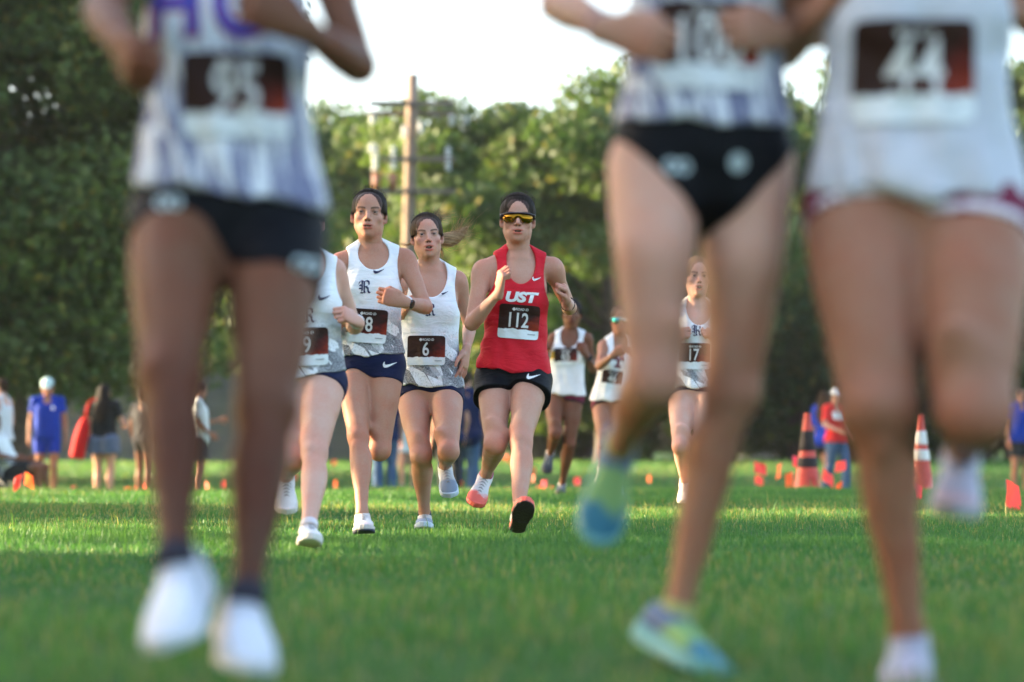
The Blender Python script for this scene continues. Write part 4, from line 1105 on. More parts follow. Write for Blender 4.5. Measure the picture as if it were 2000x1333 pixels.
# ------------------------------------------------------------------ cones
OR = plain('cone_orange', (.55, .050, .030), .5, .15, 20.0); DK = plain('collar_dark', (.030, .022, .02), .6, .3, 20.0, spec=.2); RW = plain('collar_white', (.66, .64, .60), .35, .08, 20.0)  # DK: reflective collars, their backlit darkness put into the colour
BLK = plain('base_black', (.03, .03, .03), .8)
def cone(px, d, H, lean, cols, label):
    p = gp(px, d); r = empty('traffic_cone', p, label, 'traffic cone'); r.rotation_euler = (0, lean, .3)
    rad = lambda z: .028 + (.128 - .028) * (1 - z / H) ** 1.05
    bm = MB(); bm.lathe((0, 0, 0), [(rad(z) + (.012 if z < .05 else 0), z) for z in np.linspace(.035, H - .02, 24)] + [(.034, H - .008), (.030, H), (.0, H + .001)], 28)
    body = bm.build('cone_body', OR, None, r, smooth=True)
    for z0, z1, m in cols:
        MB().lathe((0, 0, 0), [(rad(z0) + .001, z0)] + [(rad(z) + .0045, z) for z in np.linspace(z0 + .004, z1 - .004, 8)] + [(rad(z1) + .001, z1)], 28).build('collar', m, None, body, smooth=True)
    q = .19; b = MB()
    pts = [(q * s1 * (1 if k else .8), q * s2 * (.8 if k else 1)) for s1, s2, k in ((-1, -1, 0), (1, -1, 0), (1, -1, 1), (1, 1, 1), (1, 1, 0), (-1, 1, 0), (-1, 1, 1), (-1, -1, 1))]
    b.add([(x, y, 0) for x, y in pts] + [(x * .97, y * .97, .035) for x, y in pts], [tuple(range(7, -1, -1)), tuple(range(8, 16))] + [(i, (i + 1) % 8, 8 + (i + 1) % 8, 8 + i) for i in range(8)])
    b.build('cone_base', OR, None, r)
    return r
cone(1576, 22.0, .72, .01, [(.38, .56, DK), (.23, .32, DK)], 'orange traffic cone with dark collars between the two right runners')
cone(1799, 23.0, .75, -.01, [(.47, .60, RW), (.32, .42, RW)], 'orange traffic cone with two white bands behind the right runner')

# ------------------------------------------------------------------ survey flags
FM = leaf_mat('flag_vinyl', .4, .35)
def flag(px, py, d, w=.10, h=.115, ang=0.0, droop=.3, hue=0, label=None):
    p = at(px, py, d); g = float(gz(p[0], d)); r = empty('marker_flag', (p[0], d, g), label or 'small pink survey flag on a wire in the far turf', 'flag', 'survey flags marking the course')
    top = p[2] + h * .5
    MB().tube([V3(p[0], d, g - .03), V3(p[0] + .004, d, (g + top) / 2), V3(p[0], d, top)], .0013, 5).build('wire', plain('flag_wire', (.2, .2, .2), .4, .1), r, smooth=True)
    n = 6; vs = []; fs = []
    dx, dy = math.cos(ang), math.sin(ang)
    for i in range(n + 1):
        t = i / n
        for j in range(5):
            s = j / 4
            wv_ = .012 * math.sin(t * 5 + j * .8 + px)
            vs.append((p[0] + dx * w * t - dy * wv_, d + dy * w * t + dx * wv_, top - h * s - droop * w * t * (1 + .25 * s)))
    for i in range(n):
        for j in range(4): a = i * 5 + j; fs.append((a, a + 5, a + 6, a + 1))
    col = [(.85, .085, .10), (.90, .14, .055), (.80, .06, .14)][hue]
    mesh_np('flag_sheet', vs, fs, FM, r, smooth=True, col=np.tile(col, (len(vs), 1)))
NEARF = [(28, 948, 19, .075, .105, -.6, -.5, 0, 'pink survey flag leaning left at the left edge of the crest'), (48, 934, 20, .07, .10, .5, .5, 1, 'twisted orange survey flag beside the leaning pink one'),
         (1497, 919, 24, .12, .11, 2.9, -.25, 0, 'square pink survey flag on the left of the collared cone'), (1526, 917, 23.5, .09, .12, 2.0, .4, 1, 'narrow orange survey flag just left of the collared cone'),
         (1548, 900, 22.4, .12, .10, .3, .35, 2, 'pink survey flag touching the left side of the collared cone'), (1548, 936, 21.6, .07, .14, 2.5, .4, 1, 'orange survey flag at the foot of the collared cone'),
         (1607, 926, 21.8, .12, .11, .6, .55, 0, 'pink survey flag right of the collared cone'), (1632, 914, 23, .11, .10, .4, -.2, 0, 'orange pink survey flag in front of the jeans of the woman in red'),
         (1632, 955, 20.5, .06, .06, .3, -.6, 1, 'tiny orange survey flag low in the grass right of the collared cone'), (1786, 965, 18, .09, .17, .7, .5, 2, 'dark pink survey flag at the foot of the white banded cone'),
         (1964, 962, 15.5, .13, .17, .6, .35, 0, 'large red survey flag standing near the right edge'), (1475, 937, 27, .09, .10, .3, .2, 0, 'pink survey flag farthest left of the collared cone group')]
for a in NEARF: flag(*a)
FARF = [(138, 957, 31, 0), (217, 966, 30, 2), (242, 962, 33, 1), (283, 953, 30, 0), (299, 966, 29, 2), (405, 951, 36, 1), (433, 946, 34, 0), (268, 958, 36, 1), (556, 945, 34, 2), (570, 930, 42, 0), (655, 946, 37, 1), (648, 905, 50, 0), (714, 942, 38, 1), (763, 938, 40, 0),
        (905, 948, 30, 1), (944, 960, 30, 1), (985, 963, 31, 0), (1010, 935, 37, 1), (1036, 918, 42, 0), (1042, 936, 36, 1), (1050, 958, 30, 0), (1066, 945, 35, 2), (1072, 962, 29, 0), (1122, 940, 33, 2), (1267, 934, 36, 1), (1322, 896, 42, 0), (1380, 930, 40, 1), (984, 893, 52, 0), (997, 900, 50, 1)]
def zone(px):
    return 'small survey flag ' + ('below the spectators at the left' if px < 330 else 'between the legs of the left foreground runner' if px < 460 else 'behind the white runners' if px < 800 else 'around the shoes of the red runner' if px < 1100 else 'around the teal shoed runner')
for i, (px, py, d, hu) in enumerate(FARF):
    flag(px, py, d, .085, .10, (i * 1.7) % 3 - .4, .25 * math.sin(i * 2.2), hu, zone(px) + (', far back' if d > 38 else ''))
# ------------------------------------------------------------------ cloth and shoe materials
RICE = cloth_shard('singlet_white_shards', (.80, .81, .84), (.075, .077, .095), -.02, .30, -.25)
HCU = cloth_shard('singlet_blue_streaks', (.76, .78, .84), (.05, .06, .20), -.10, .60, .1, .22, (58, 40, 7))
PLAINW = cloth_plain('singlet_white', (.80, .80, .82)); PALEW = cloth_plain('singlet_cool_white', (.56, .57, .63))
RED = cloth_plain('singlet_red', (.61, .015, .028), .6, .15, 1.3); NAVY = cloth_plain('shorts_navy', (.010, .014, .050), .65, .1, .7)
BLACK = cloth_plain('shorts_black', (.006, .006, .008), .6, .1, .9); MAROON = cloth_plain('shorts_maroon', (.16, .018, .045), .65); BKTRIM = cloth_plain('hem_black', (.015, .012, .015), .7)
WTRIM = cloth_plain('hem_white', (.66, .60, .66), .7)
BLUE = cloth_plain('tee_blue', (.005, .034, .30), .7); BLUE2 = cloth_plain('tee_royal_blue', (.012, .04, .36), .7); BLUESH = cloth_plain('shorts_blue', (.010, .040, .36), .7); DENIM = cloth_plain('denim', (.045, .085, .17), .85, .1, .8, (.07, .12, .22)); DENIMG = cloth_plain('denim_grey_blue', (.085, .105, .165), .85)
BTEE = cloth_plain('tee_black', (.012, .014, .016), .8); WTEE = cloth_plain('tee_white', (.66, .68, .68), .8); RTEE = cloth_plain('tee_red', (.58, .03, .03), .8); NTEE = cloth_plain('tee_navy', (.012, .018, .06), .8); GSH = cloth_plain('shorts_charcoal', (.03, .03, .034), .8)
def shoe_mat(name, a, b, c, t1=.11, t2=.19):
    if name in MATS: return MATS[name]
    m, nt, bs, o = mat_new(name)
    v = attr(nt, 'tp').outputs['Vector']; sep = node(nt, 'ShaderNodeSeparateXYZ'); nt.links.new(v, sep.inputs[0])
    x = math_n(nt, 'ADD', sep.outputs[0], math_n(nt, 'MULTIPLY', sep.outputs[2], -.5)); x = math_n(nt, 'ADD', x, math_n(nt, 'MULTIPLY', math_n(nt, 'SUBTRACT', noise(nt, v, 26.0), .5), .06))
    col = mixrgb(nt, ramp(nt, x, [(t1 - .01, 0.0), (t1 + .01, 1.0)]), a, b); col = mixrgb(nt, ramp(nt, x, [(t2 - .01, 0.0), (t2 + .01, 1.0)]), col, c)
    nt.links.new(col, bs.inputs['Base Color']); bs.inputs['Roughness'].default_value = .6
    bump(nt, bs, noise(nt, v, 380.0, 2.0), .002, .6); MATS[name] = m; return m
def sole_mat(name, side, under, lim=.009):
    m, nt, bs, o = mat_new(name)
    v = attr(nt, 'tp').outputs['Vector']; sep = node(nt, 'ShaderNodeSeparateXYZ'); nt.links.new(v, sep.inputs[0])
    h_ = math_n(nt, 'SUBTRACT', sep.outputs[2], math_n(nt, 'MULTIPLY', math_n(nt, 'MAXIMUM', math_n(nt, 'SUBTRACT', sep.outputs[0], .17), 0.0), .16))
    col = mixrgb(nt, ramp(nt, h_, [(lim - .001, 0.0), (lim + .001, 1.0)]), under, side)
    nt.links.new(col, bs.inputs['Base Color']); bs.inputs['Roughness'].default_value = .6
    vo = node(nt, 'ShaderNodeTexVoronoi'); vo.inputs['Scale'].default_value = 90.0; nt.links.new(v, vo.inputs['Vector']); bump(nt, bs, vo.outputs['Distance'], .004, .8)
    return m
SH_WHITE = {'mat': shoe_mat('shoe_white', (.70, .66, .66), (.76, .73, .73), (.72, .68, .68)), 'sole': plain('sole_white', (.66, .62, .60), .6), 'sock': plain('sock_pale', (.62, .56, .58), .9)}
SH_WDK = {'mat': shoe_mat('shoe_white_pink', (.70, .62, .60), (.74, .70, .68), (.70, .56, .55)), 'sole': sole_mat('sole_navy', (.60, .56, .56), (.03, .035, .07), .014), 'sock': None}
SH_GREY = {'mat': shoe_mat('shoe_grey_blue', (.58, .55, .50), (.50, .50, .50), (.22, .28, .38), .06, .135), 'sole': plain('sole_pale_blue', (.50, .60, .70), .5), 'sock': plain('sock_navy', (.03, .04, .08), .9)}
SH_CORAL = {'mat': shoe_mat('shoe_coral', (.70, .66, .68), (.66, .64, .66), (.80, .13, .10), .10, .165), 'sole': sole_mat('sole_coral', (.82, .12, .08), (.03, .018, .018)), 'sock': plain('sock_magenta', (.42, .03, .20), .9)}
SH_DARK = {'mat': shoe_mat('shoe_dark', (.03, .04, .05), (.045, .06, .07), (.03, .035, .04)), 'sole': plain('sole_dark', (.03, .03, .03), .6), 'sock': plain('sock_white', (.68, .68, .70), .9)}
SH_FGW = {'mat': shoe_mat('shoe_bright_white', (.52, .54, .60), (.66, .68, .74), (.60, .62, .68), .09, .17), 'sole': plain('sole_bright', (.62, .64, .70), .6), 'sock': plain('sock_black', (.02, .018, .03), .9), 'sockh': .018}
SH_TEAL = {'mat': shoe_mat('shoe_teal', (.08, .13, .24), (.20, .38, .12), (.02, .17, .27), .07, .165), 'sole': plain('sole_teal', (.12, .34, .34), .5), 'sock': plain('sock_olive', (.35, .36, .12), .9), 'sockh': .02}
SH_LAV = {'mat': shoe_mat('shoe_lavender', (.30, .30, .36), (.42, .40, .48), (.55, .36, .40)), 'sole': plain('sole_grey', (.34, .36, .40), .6), 'sock': None}
DARKHAIR = hair_mat('hair_dark_brown', (.007, .005, .004), (.030, .019, .013)); BROWNHAIR = hair_mat('hair_brown', (.014, .008, .005), (.062, .036, .020)); TAILHAIR = hair_mat('hair_brown_sunlit', (.14, .082, .042), (.48, .30, .16)); BLONDE = hair_mat('hair_sandy', (.10, .06, .03), (.26, .17, .09)); BLACKHAIR = hair_mat('hair_black', (.006, .005, .005), (.022, .016, .014)); GREYHAIR = hair_mat('hair_sandy_grey', (.10, .08, .06), (.28, .22, .17))  # TAILHAIR is lightened: sun on the loose hair painted into its colour
STRAND = hair_mat('hair_strand_brown', (.012, .008, .006), (.075, .048, .032))
INKN = plain('ink_navy', (.012, .012, .07), .7, .1); INKW = plain('ink_white', (.80, .80, .80), .6, .04); INKM = plain('ink_maroon', (.14, .015, .05), .7, .1); INKB = plain('ink_royal', (.03, .04, .33), .7, .1); INKG = plain('ink_silver', (.42, .50, .52), .5, .1); INKR = plain('ink_red', (.45, .05, .07), .6, .1); INKY = plain('ink_gold', (.75, .42, .04), .6)

def fist(d, pn, th, curl=1.0, fan=0.0): return {'d': V3(*d), 'pn': V3(*pn), 'th': V3(*th), 'curl': curl, 'fan': fan}
def ring(name, c, axis, r, wdt, mat, root, parent=None, ry=None):
    a = orth(V3(.3, .2, .9) if abs(axis[2]) < .8 else V3(1, 0, 0), axis); b = np.cross(axis, a); n = 22; vs = []; fs = []
    for i in range(n):
        q = 2 * math.pi * i / n
        for (rr, o) in ((r, -wdt / 2), (r + .004, -wdt / 2 + .002), (r + .004, wdt / 2 - .002), (r, wdt / 2)): vs.append(c + (a * math.cos(q) + b * math.sin(q)) * rr + axis * o)
    for i in range(n):
        for k in range(4): fs.append((i * 4 + k, ((i + 1) % n) * 4 + k, ((i + 1) % n) * 4 + (k + 1) % 4, i * 4 + (k + 1) % 4))
    return mesh_np(name, vs, fs, mat, root, parent)
def watch(res, J, s, face_dir, strap, dial, S=1.0):
    el, wr = J['el' + s], J['wr' + s]; ax_ = nrm(wr - el); c = wr - ax_ * .022 * S; fd = orth(face_dir, ax_)
    w_ = ring('watch', c, ax_, .0275 * S, .020, strap, res['root'])
    side = np.cross(ax_, fd); n = 20; cc = c + fd * .026 * S; vs = []; fs = []
    for hgt, rr in ((0, .021), (.010, .021), (.012, .017)):
        vs += [cc + fd * hgt + (ax_ * math.cos(2 * math.pi * i / n) + side * math.sin(2 * math.pi * i / n)) * rr * S for i in range(n)]
    for k in range(2): fs += [(k * n + i, k * n + (i + 1) % n, (k + 1) * n + (i + 1) % n, (k + 1) * n + i) for i in range(n)]
    fs.append(tuple(range(2 * n, 3 * n)))
    mesh_np('watch_case', vs, fs, dial, res['root'], w_, smooth=False)
def sunglasses(res, sp, lens, frame, root):
    c, ax, hs = sp['J']['head'], sp['hax'], sp.get('S', 1.0) * sp.get('hs', 1.0); X, Y, Z = ax
    q = lambda x, y, z: c + (X * x + Y * y + Z * z) * hs
    n = 40; vs = []; fs = []
    for i in range(n + 1):
        a = (i / n - .5) * 2 * 1.18; x = .0745 * math.sin(a); y = .036 + .063 * math.cos(a)
        s = abs(i / n - .5) * 2; ztop = .0175 - .003 * s ** 2; notch = max(0, 1 - (s / .26) ** 2); zb = -.029 + .022 * notch + .013 * max(0, (s - .70) / .3)
        for (yo, z) in ((0, ztop), (.0015, (ztop + zb) / 2), (0, zb), (-.002, zb), (-.0005, (ztop + zb) / 2), (-.002, ztop)): vs.append(q(x, y + yo, z))
    for i in range(n):
        for k in range(6): fs.append((i * 6 + k, (i + 1) * 6 + k, (i + 1) * 6 + (k + 1) % 6, i * 6 + (k + 1) % 6))
    L_ = mesh_np('sunglasses', vs, fs, lens, root)
    b = MB(); b.tube([q(.0755 * math.sin(a), .036 + .0645 * math.cos(a), .0175 - .003 * (a / 1.18) ** 2) for a in np.linspace(-1.2, 1.2, 25)], .0030 * hs, 6)
    b.build('brow_bar', frame, root, L_, smooth=True)
    for m in (-1, 1):
        b = MB(); b.tube([q(m * .071, .060, .012), q(m * .080, .040, .012), q(m * .0815, .01, .010), q(m * .079, -.03, .002)], [.0048 * hs, .0052 * hs, .004 * hs, .003 * hs], 6); b.build('temple_arm', frame, root, L_, smooth=True)
def strands(hq, hobj, root, mat, curves, name='ponytail'):
    V = []; F = []; HP = []
    for (pts, r) in curves:
        pts = [np.array(p, float) for p in pts]; k = len(V)
        for i, p in enumerate(pts):
            t = nrm(pts[min(i + 1, len(pts) - 1)] - pts[max(i - 1, 0)]); a = orth(V3(.2, .5, .8), t); b = np.cross(t, a); rr = r * (1 - .75 * i / (len(pts) - 1))
            for j in range(3): V.append(p + (a * math.cos(2.1 * j) + b * math.sin(2.1 * j)) * rr); HP.append((k * .013, i * .1, 0))
        for i in range(len(pts) - 1):
            for j in range(3): F.append((k + i * 3 + j, k + i * 3 + (j + 1) % 3, k + (i + 1) * 3 + (j + 1) % 3, k + (i + 1) * 3 + j))
    return mesh_np(name, V, np.array(F), mat, root, hobj, vattrs={'hp': np.array(HP)})
def report(n, sp):
    J = sp['J']; l = lambda a, b: round(float(np.linalg.norm(J[a] - J[b])), 2)
    print('POSE', n, 'th', l('hipL', 'knL'), l('hipR', 'knR'), 'sh', l('knL', 'ankL'), l('knR', 'ankR'), 'ua', l('shL', 'elL'), l('shR', 'elR'), 'fa', l('elL', 'wrL'), l('elR', 'wrR'), 'hipw', l('hipL', 'hipR'), 'shw', l('shL', 'shR'), 'tor', round(float(np.linalg.norm((J['hipL'] + J['hipR']) / 2 - J['neck'])), 2), 'ankz', round(J['ankL'][2], 2), round(J['ankR'][2], 2), 'ank y', round(J['ankL'][1], 2), round(J['ankR'][1], 2))
GR = {'group': 'cross country runners'}
HERO = dict(h=.0055, hh=.0026, hhand=.0030, hshoe=.0042, hhair=.0034, fine=True, hc=.0048)
MID = dict(h=.009, hh=.0045, hhand=.006, hshoe=.008, hhair=.006, fine=True, hc=.0075)
FAR = dict(h=.014, hh=.009, hhand=.011, hshoe=.013, hhair=.010, hc=.012)
FG = dict(h=.009, hh=.007, hhand=.005, hshoe=.006, hhair=.009, hc=.008)

# ------------------------------------------------------------------ runner 112 in red
D = 11.4
J = pose(D, 1.0, dict(hipL=(1038, 742, -.02), hipR=(966, 744, .03), shL=(1079, 524, .03), shR=(944, 528, -.03), neck=(1014, 510, 0), head=(1011, 428, -.03),
    knL=(1018, 864, -1), ankL=(1014, 999, -1), toeL=(1025, 984, -1), knR=(968, 868, -1), ankR=(950, 926, 1), toeR=(930, 978, -1),
    elL=(1112, 602, 1), wrL=(1109, 594, -1), elR=(922, 632, -1), wrR=(974, 572, -1)))
sp = dict(J=J, skin='light', hax=axes(.02, .02, .02), mouth=.42, blush=1.0, hair=dict(style='braid', mat=DARKHAIR, smat=STRAND, thick=.011, line=.074, side=.056), label='runner in a red singlet and gold sunglasses with bib 112',
    top=dict(kind='singlet', mat=RED, hem=.035, grow=.010, fold=.010, arm=.112, neck=(.094, .070), slant=60, tilt=-.06), bottom=dict(kind='loose', mat=BLACK, hem=(.26, .30), flare=.008, fold=.008), shoe=SH_CORAL,
    handR=fist((.1, -.35, .85), (.75, .2, .2), (-.3, .6, .3)), handL=fist((-.15, -.45, .75), (-.8, -.1, -.2), (.2, -.7, -.4)), **HERO, **GR)
report('112', sp); A112 = build_person(sp); spA = sp
GOLD = mat_new('gold_mirror'); GOLD[2].inputs['Base Color'].default_value = (.26, .12, .010, 1); GOLD[2].inputs['Metallic'].default_value = 1.0; GOLD[2].inputs['Roughness'].default_value = .08
FRAME = plain('glasses_frame', (.03, .015, .03), .3)
sunglasses(A112, sp, GOLD[0], FRAME, A112['root'])
bib(A112, 1013, 629, D, '112', .188, .160, -.03)
tv, tf = text2d('UST', .062, .0035, 1.32, .18); tv = tv - (tv.max(0) + tv.min(0)) / 2
drape(A112, 'top', tv, tf, 1020, 581, D, INKW, 'lettering', off=.003)
v, f = swoosh(.042); drape(A112, 'top', v, f, 1048, 546, D, INKW, 'tick_mark')
v, f = swoosh(.056); drape(A112, 'bottom', v, f, 1041, 737, D, INKW, 'tick_mark', off=.004)
ring('wristband', J['wrL'] - nrm(J['wrL'] - J['elL']) * .012, nrm(J['wrL'] - J['elL']), .031, .014, plain('band_black', (.015, .015, .018), .6), A112['root'])

# ------------------------------------------------------------------ runner 8
D = 11.45
J = pose(D, 1.02, dict(hipL=(756, 716, -.02), hipR=(690, 718, .02), shL=(792, 507, .03), shR=(664, 514, -.03), neck=(727, 494, 0), head=(721, 419, -.03),
    knL=(742, 880, -1), ankL=(724, 838, 1), toeL=(733, 880, -1), knR=(700, 855, -1), ankR=(708, 1004, -1), toeR=(711, 1030, -1),
    elL=(831, 600, -1), wrL=(789, 590, -1), elR=(648, 612, 1), wrR=(656, 650, -1), len=dict(shin=.41)))
sp = dict(J=J, S=1.02, skin='olive', wide=1.02, hax=axes(.0, .05, .03), mouth=.22, blush=.6, lids=.62, hair=dict(style='slick', mat=DARKHAIR, smat=STRAND, thick=.007, line=.087, side=.062), label='tall runner in a white singlet with bib 8 and a white watch',
    top=dict(kind='singlet', neck=(.072, .074), mat=RICE, hem=.045, grow=.006, fold=.006, tilt=.05, slant=-40), bottom=dict(kind='fitted', mat=NAVY, hem=(.20, .18)), shoe=SH_WDK, bust=.85, girth=.97, leg=.98,
    handL=fist((-.85, -.35, .25), (-.3, .8, .0), (-.1, .2, .9), .85), handR=fist((.3, -.5, .6), (.8, 0, 0), (0, -.4, .7)), **HERO, **GR)
report('8', sp); B8 = build_person(sp)
watch(B8, J, 'L', V3(.45, -.9, -.2), plain('strap_white', (.75, .75, .76), .5), plain('dial_black', (.012, .013, .02), .12))
bib(B8, 716, 637, D, '18', .188, .160, -.06)
v, f = pen(R_STROKES, (.055, .05), .062); drape(B8, 'top', v, f, 713, 561, D, INKN, 'letter_mark')
v, f = swoosh(.052); drape(B8, 'top', v, f, 740, 531, D, INKN, 'tick_mark')
v, f = swoosh(.06); drape(B8, 'bottom', v, f, 761, 714, D, INKW, 'tick_mark', off=.004)

# ------------------------------------------------------------------ runner 6
D = 12.3
J = pose(D, 1.0, dict(hipL=(872, 768, -.02), hipR=(806, 768, .02), shL=(893, 548, .02), shR=(788, 556, -.02), neck=(842, 534, 0), head=(834, 462, -.04),
    knL=(876, 882, -1), ankL=(869, 908, 1), toeL=(878, 960, -1), knR=(822, 892, -1), ankR=(829, 1004, 1), toeR=(828, 1024, -1),
    elL=(918, 636, 1), wrL=(911, 684, -1), elR=(778, 640, 1), wrR=(788, 612, -1)))
sp = dict(J=J, skin='light', wide=1.0, hax=axes(.10, .06, -.06), mouth=.75, blush=.9, lids=.62, blemish=[(-.045, -.03, .012, .5), (-.042, -.055, .012, .45), (.05, -.04, .012, .35), (-.03, .055, .012, .35)],
    hair=dict(style='pony', mat=BROWNHAIR, smat=STRAND, thick=.009, line=.079, side=.060, rgb=(.010, .006, .004)), label='runner with a windblown ponytail in a white singlet with bib 6',
    top=dict(kind='singlet', mat=RICE, hem=.025, grow=.009, fold=.007, tilt=-.04), bottom=dict(kind='fitted', mat=NAVY, hem=(.16, .15)), shoe=SH_GREY, leg=1.02,
    handL=fist((-.12, -.25, -.9), (-.75, .3, -.1), (-.3, -.7, .2), .16, .5), handR=fist((.2, -.5, .4), (.8, 0, 0), (0, -.3, .8)), **HERO, **GR)
report('6', sp); C6 = build_person(sp)
bib(C6, 832, 685, D, '6', .190, .150, .0)
v, f = pen(R_STROKES, (.055, .05), .062); drape(C6, 'top', v, f, 840, 606, D, INKN, 'letter_mark')
v, f = swoosh(.050); drape(C6, 'top', v, f, 866, 574, D, INKN, 'tick_mark')
v, f = swoosh(.05); drape(C6, 'bottom', v, f, 884, 748, D, INKW, 'tick_mark', off=.004)
R_ = random.Random(5); cur = []
hc6, ax6 = J['head'], sp['hax']
root_pt = hc6 + ax6[1] * -.10 + ax6[2] * .035 + ax6[0] * .02
def wob(a): return V3(R_.gauss(0, a), R_.gauss(0, a), R_.gauss(0, a))
for i in range(150):   # main tail streaming to the right
    st_ = root_pt + wob(.012); m1 = at(880 + R_.gauss(0, 6), 486 + R_.gauss(0, 13), D + .12 + R_.gauss(0, .02)); m2 = at(896 + R_.gauss(0, 9), 458 + R_.gauss(0, 17), D + .14 + R_.gauss(0, .03)); e = at(914 + R_.gauss(0, 15), 440 + R_.gauss(0, 17), D + .15 + R_.gauss(0, .04))
    pts = []
    for t in np.linspace(0, 1, 9): pts.append(st_ * (1 - t) ** 3 + m1 * 3 * t * (1 - t) ** 2 + m2 * 3 * t * t * (1 - t) + e * t ** 3 + V3(0, 0, .006 * math.sin(t * 9 + i)))
    cur.append((pts, R_.uniform(.0010, .0018)))
for i in range(110):   # loose hair lifted over the crown
    st_ = hc6 + ax6[2] * .108 + ax6[0] * R_.uniform(.01, .06) + ax6[1] * R_.uniform(-.07, -.01) + V3(0, 0, -.012); e = at(868 + R_.gauss(0, 16), 418 + R_.gauss(0, 10), D + .06 + R_.gauss(0, .03)); m = (st_ + e) / 2 + wob(.014)
    cur.append(([st_ * (1 - t) ** 2 + m * 2 * t * (1 - t) + e * t * t for t in np.linspace(0, 1, 7)], R_.uniform(.0007, .0012)))
for i in range(26):    # lock below the tail
    st_ = root_pt + wob(.008); m = at(872 + R_.gauss(0, 3), 492 + R_.gauss(0, 3), D + .05); e = at(862 + R_.gauss(0, 4), 504 + R_.gauss(0, 3), D + .03)
    cur.append(([st_ * (1 - t) ** 2 + m * 2 * t * (1 - t) + e * t * t for t in np.linspace(0, 1, 7)], R_.uniform(.0008, .0013)))
for i in range(22):    # wisp at the left ear
    st_ = hc6 + ax6[0] * -.07 + ax6[2] * -.02; m = at(792 + R_.gauss(0, 3), 486 + R_.gauss(0, 3), D); e = at(783 + R_.gauss(0, 3), 474 + R_.gauss(0, 3), D)
    cur.append(([st_ * (1 - t) ** 2 + m * 2 * t * (1 - t) + e * t * t for t in np.linspace(0, 1, 6)], .0009))
tail_core = [(lambda t: root_pt * (1 - t) ** 3 + at(880, 486, D + .12) * 3 * t * (1 - t) ** 2 + at(896, 458, D + .14) * 3 * t * t * (1 - t) + at(918, 440, D + .15) * t ** 3)(t) for t in np.linspace(0, 1, 10)]
hobj6 = [c for c in C6['root'].children if c.name.startswith('hair')][0]
strands(None, hobj6, C6['root'], TAILHAIR, cur)
P_ = [Sweep(tail_core[i], tail_core[i + 1], V3(0, -1, .2), [(0, r0, r0), (1, r1, r1)], k=.01) for i, (r0, r1) in enumerate(zip([.016, .023, .030, .034, .034, .031, .025, .017, .009], [.023, .030, .034, .034, .031, .025, .017, .009, .003]))]
V, Q = solid(P_, .004)
V = V + vnormals(V, Q) * (.006 * vnoise(V * (25, 60, 130)) + .004 * vnoise(V * (60, 120, 300)))[:, None]
mesh_np('ponytail_core', V, Q, TAILHAIR, C6['root'], hobj6, vattrs={'hp': (V - root_pt)[:, [2, 0, 1]]})

# ------------------------------------------------------------------ runner 19
D = 10.25
J = pose(D, 1.0, dict(hipL=(634, 752, -.02), hipR=(566, 752, .03), shL=(652, 528, .02), shR=(546, 532, -.02), neck=(600, 512, 0), head=(597, 432, -.03),
    knL=(614, 888, -1), ankL=(604, 1026, -1), toeL=(609, 1048, -1), knR=(570, 896, -1), ankR=(560, 930, 1), toeR=(560, 990, -1),
    elL=(692, 638, 1), wrL=(698, 628, -1), elR=(520, 640, 1), wrR=(535, 600, -1)))
sp = dict(J=J, skin='fair', hax=axes(.0, .03, 0), mouth=.3, hair=dict(style='slick', mat=BROWNHAIR), label='runner with bib 19 half hidden behind the left foreground runner', leg=1.06,
    top=dict(kind='singlet', mat=RICE, hem=.03, grow=.008, fold=.006, tilt=.12), bottom=dict(kind='fitted', mat=NAVY, hem=(.10, .16)), shoe=SH_WHITE, bust=1.2,
    handL=fist((-.5, -.7, .3), (-.7, .2, -.3), (0, -.3, .9)), handR=fist((.3, -.5, .5), (.8, 0, 0), (0, -.4, .8)), **HERO, **GR)
report('19', sp); D19 = build_person(sp)
ring('watch', J['wrL'] - nrm(J['wrL'] - J['elL']) * .02, nrm(J['wrL'] - J['elL']), .027, .02, plain('strap_white', (.75, .75, .76), .5), D19['root'])
bib(D19, 596, 678, D, '19', .188, .160, .04)
v, f = pen(R_STROKES, (.055, .05), .062); drape(D19, 'top', v, f, 603, 617, D, INKN, 'letter_mark')
v, f = swoosh(.05); drape(D19, 'top', v, f, 634, 583, D, INKN, 'tick_mark')

# ------------------------------------------------------------------ runner 65
D = 20.0
J = pose(D, 1.0, dict(hipL=(1121, 776, -.02), hipR=(1082, 774, .02), shL=(1146, 662, .0), shR=(1082, 662, .0), neck=(1112, 656, 0), head=(1117, 613, -.03),
    knL=(1112, 868, -1), ankL=(1098, 946, 1), toeL=(1095, 962, -1), knR=(1084, 848, -1), ankR=(1075, 884, 1), toeR=(1068, 918, -1),
    elL=(1158, 722, 1), wrL=(1146, 694, -1), elR=(1064, 714, 1), wrR=(1060, 690, -1)))
sp = dict(J=J, skin='brown', hax=axes(-.05, .02, .03), mouth=.1, hair=dict(style='slick', mat=DARKHAIR, line=.078, thick=.010), label='runner with dark skin in a white singlet with bib 65',
    top=dict(kind='singlet', mat=PLAINW, hem=.01, grow=.010, fold=.007), bottom=dict(kind='fitted', mat=MAROON, hem=(.16, .10), trim=(.02, BKTRIM)), shoe=SH_DARK,
    handL=fist((-.3, -.2, .8), (-.5, .5, 0), (-.4, -.3, .5)), handR=fist((.3, -.5, .6), (.8, 0, 0), (0, -.4, .7)), **MID, **GR)
report('65', sp); E65 = build_person(sp); watch(E65, J, 'L', V3(.3, -.9, .1), plain('strap_dark', (.02, .03, .035), .5), plain('dial_black', (.012, .013, .02), .12), 1.1)
bib(E65, 1105, 698, D, '65', .19, .15, .10)
v, f = swoosh(.05); drape(E65, 'top', np.array([(-.02, -.03), (.02, -.03), (.02, .035), (-.02, .035)]), [(0, 1, 2, 3)], 1080, 694, D, INKY, 'gold_patch')

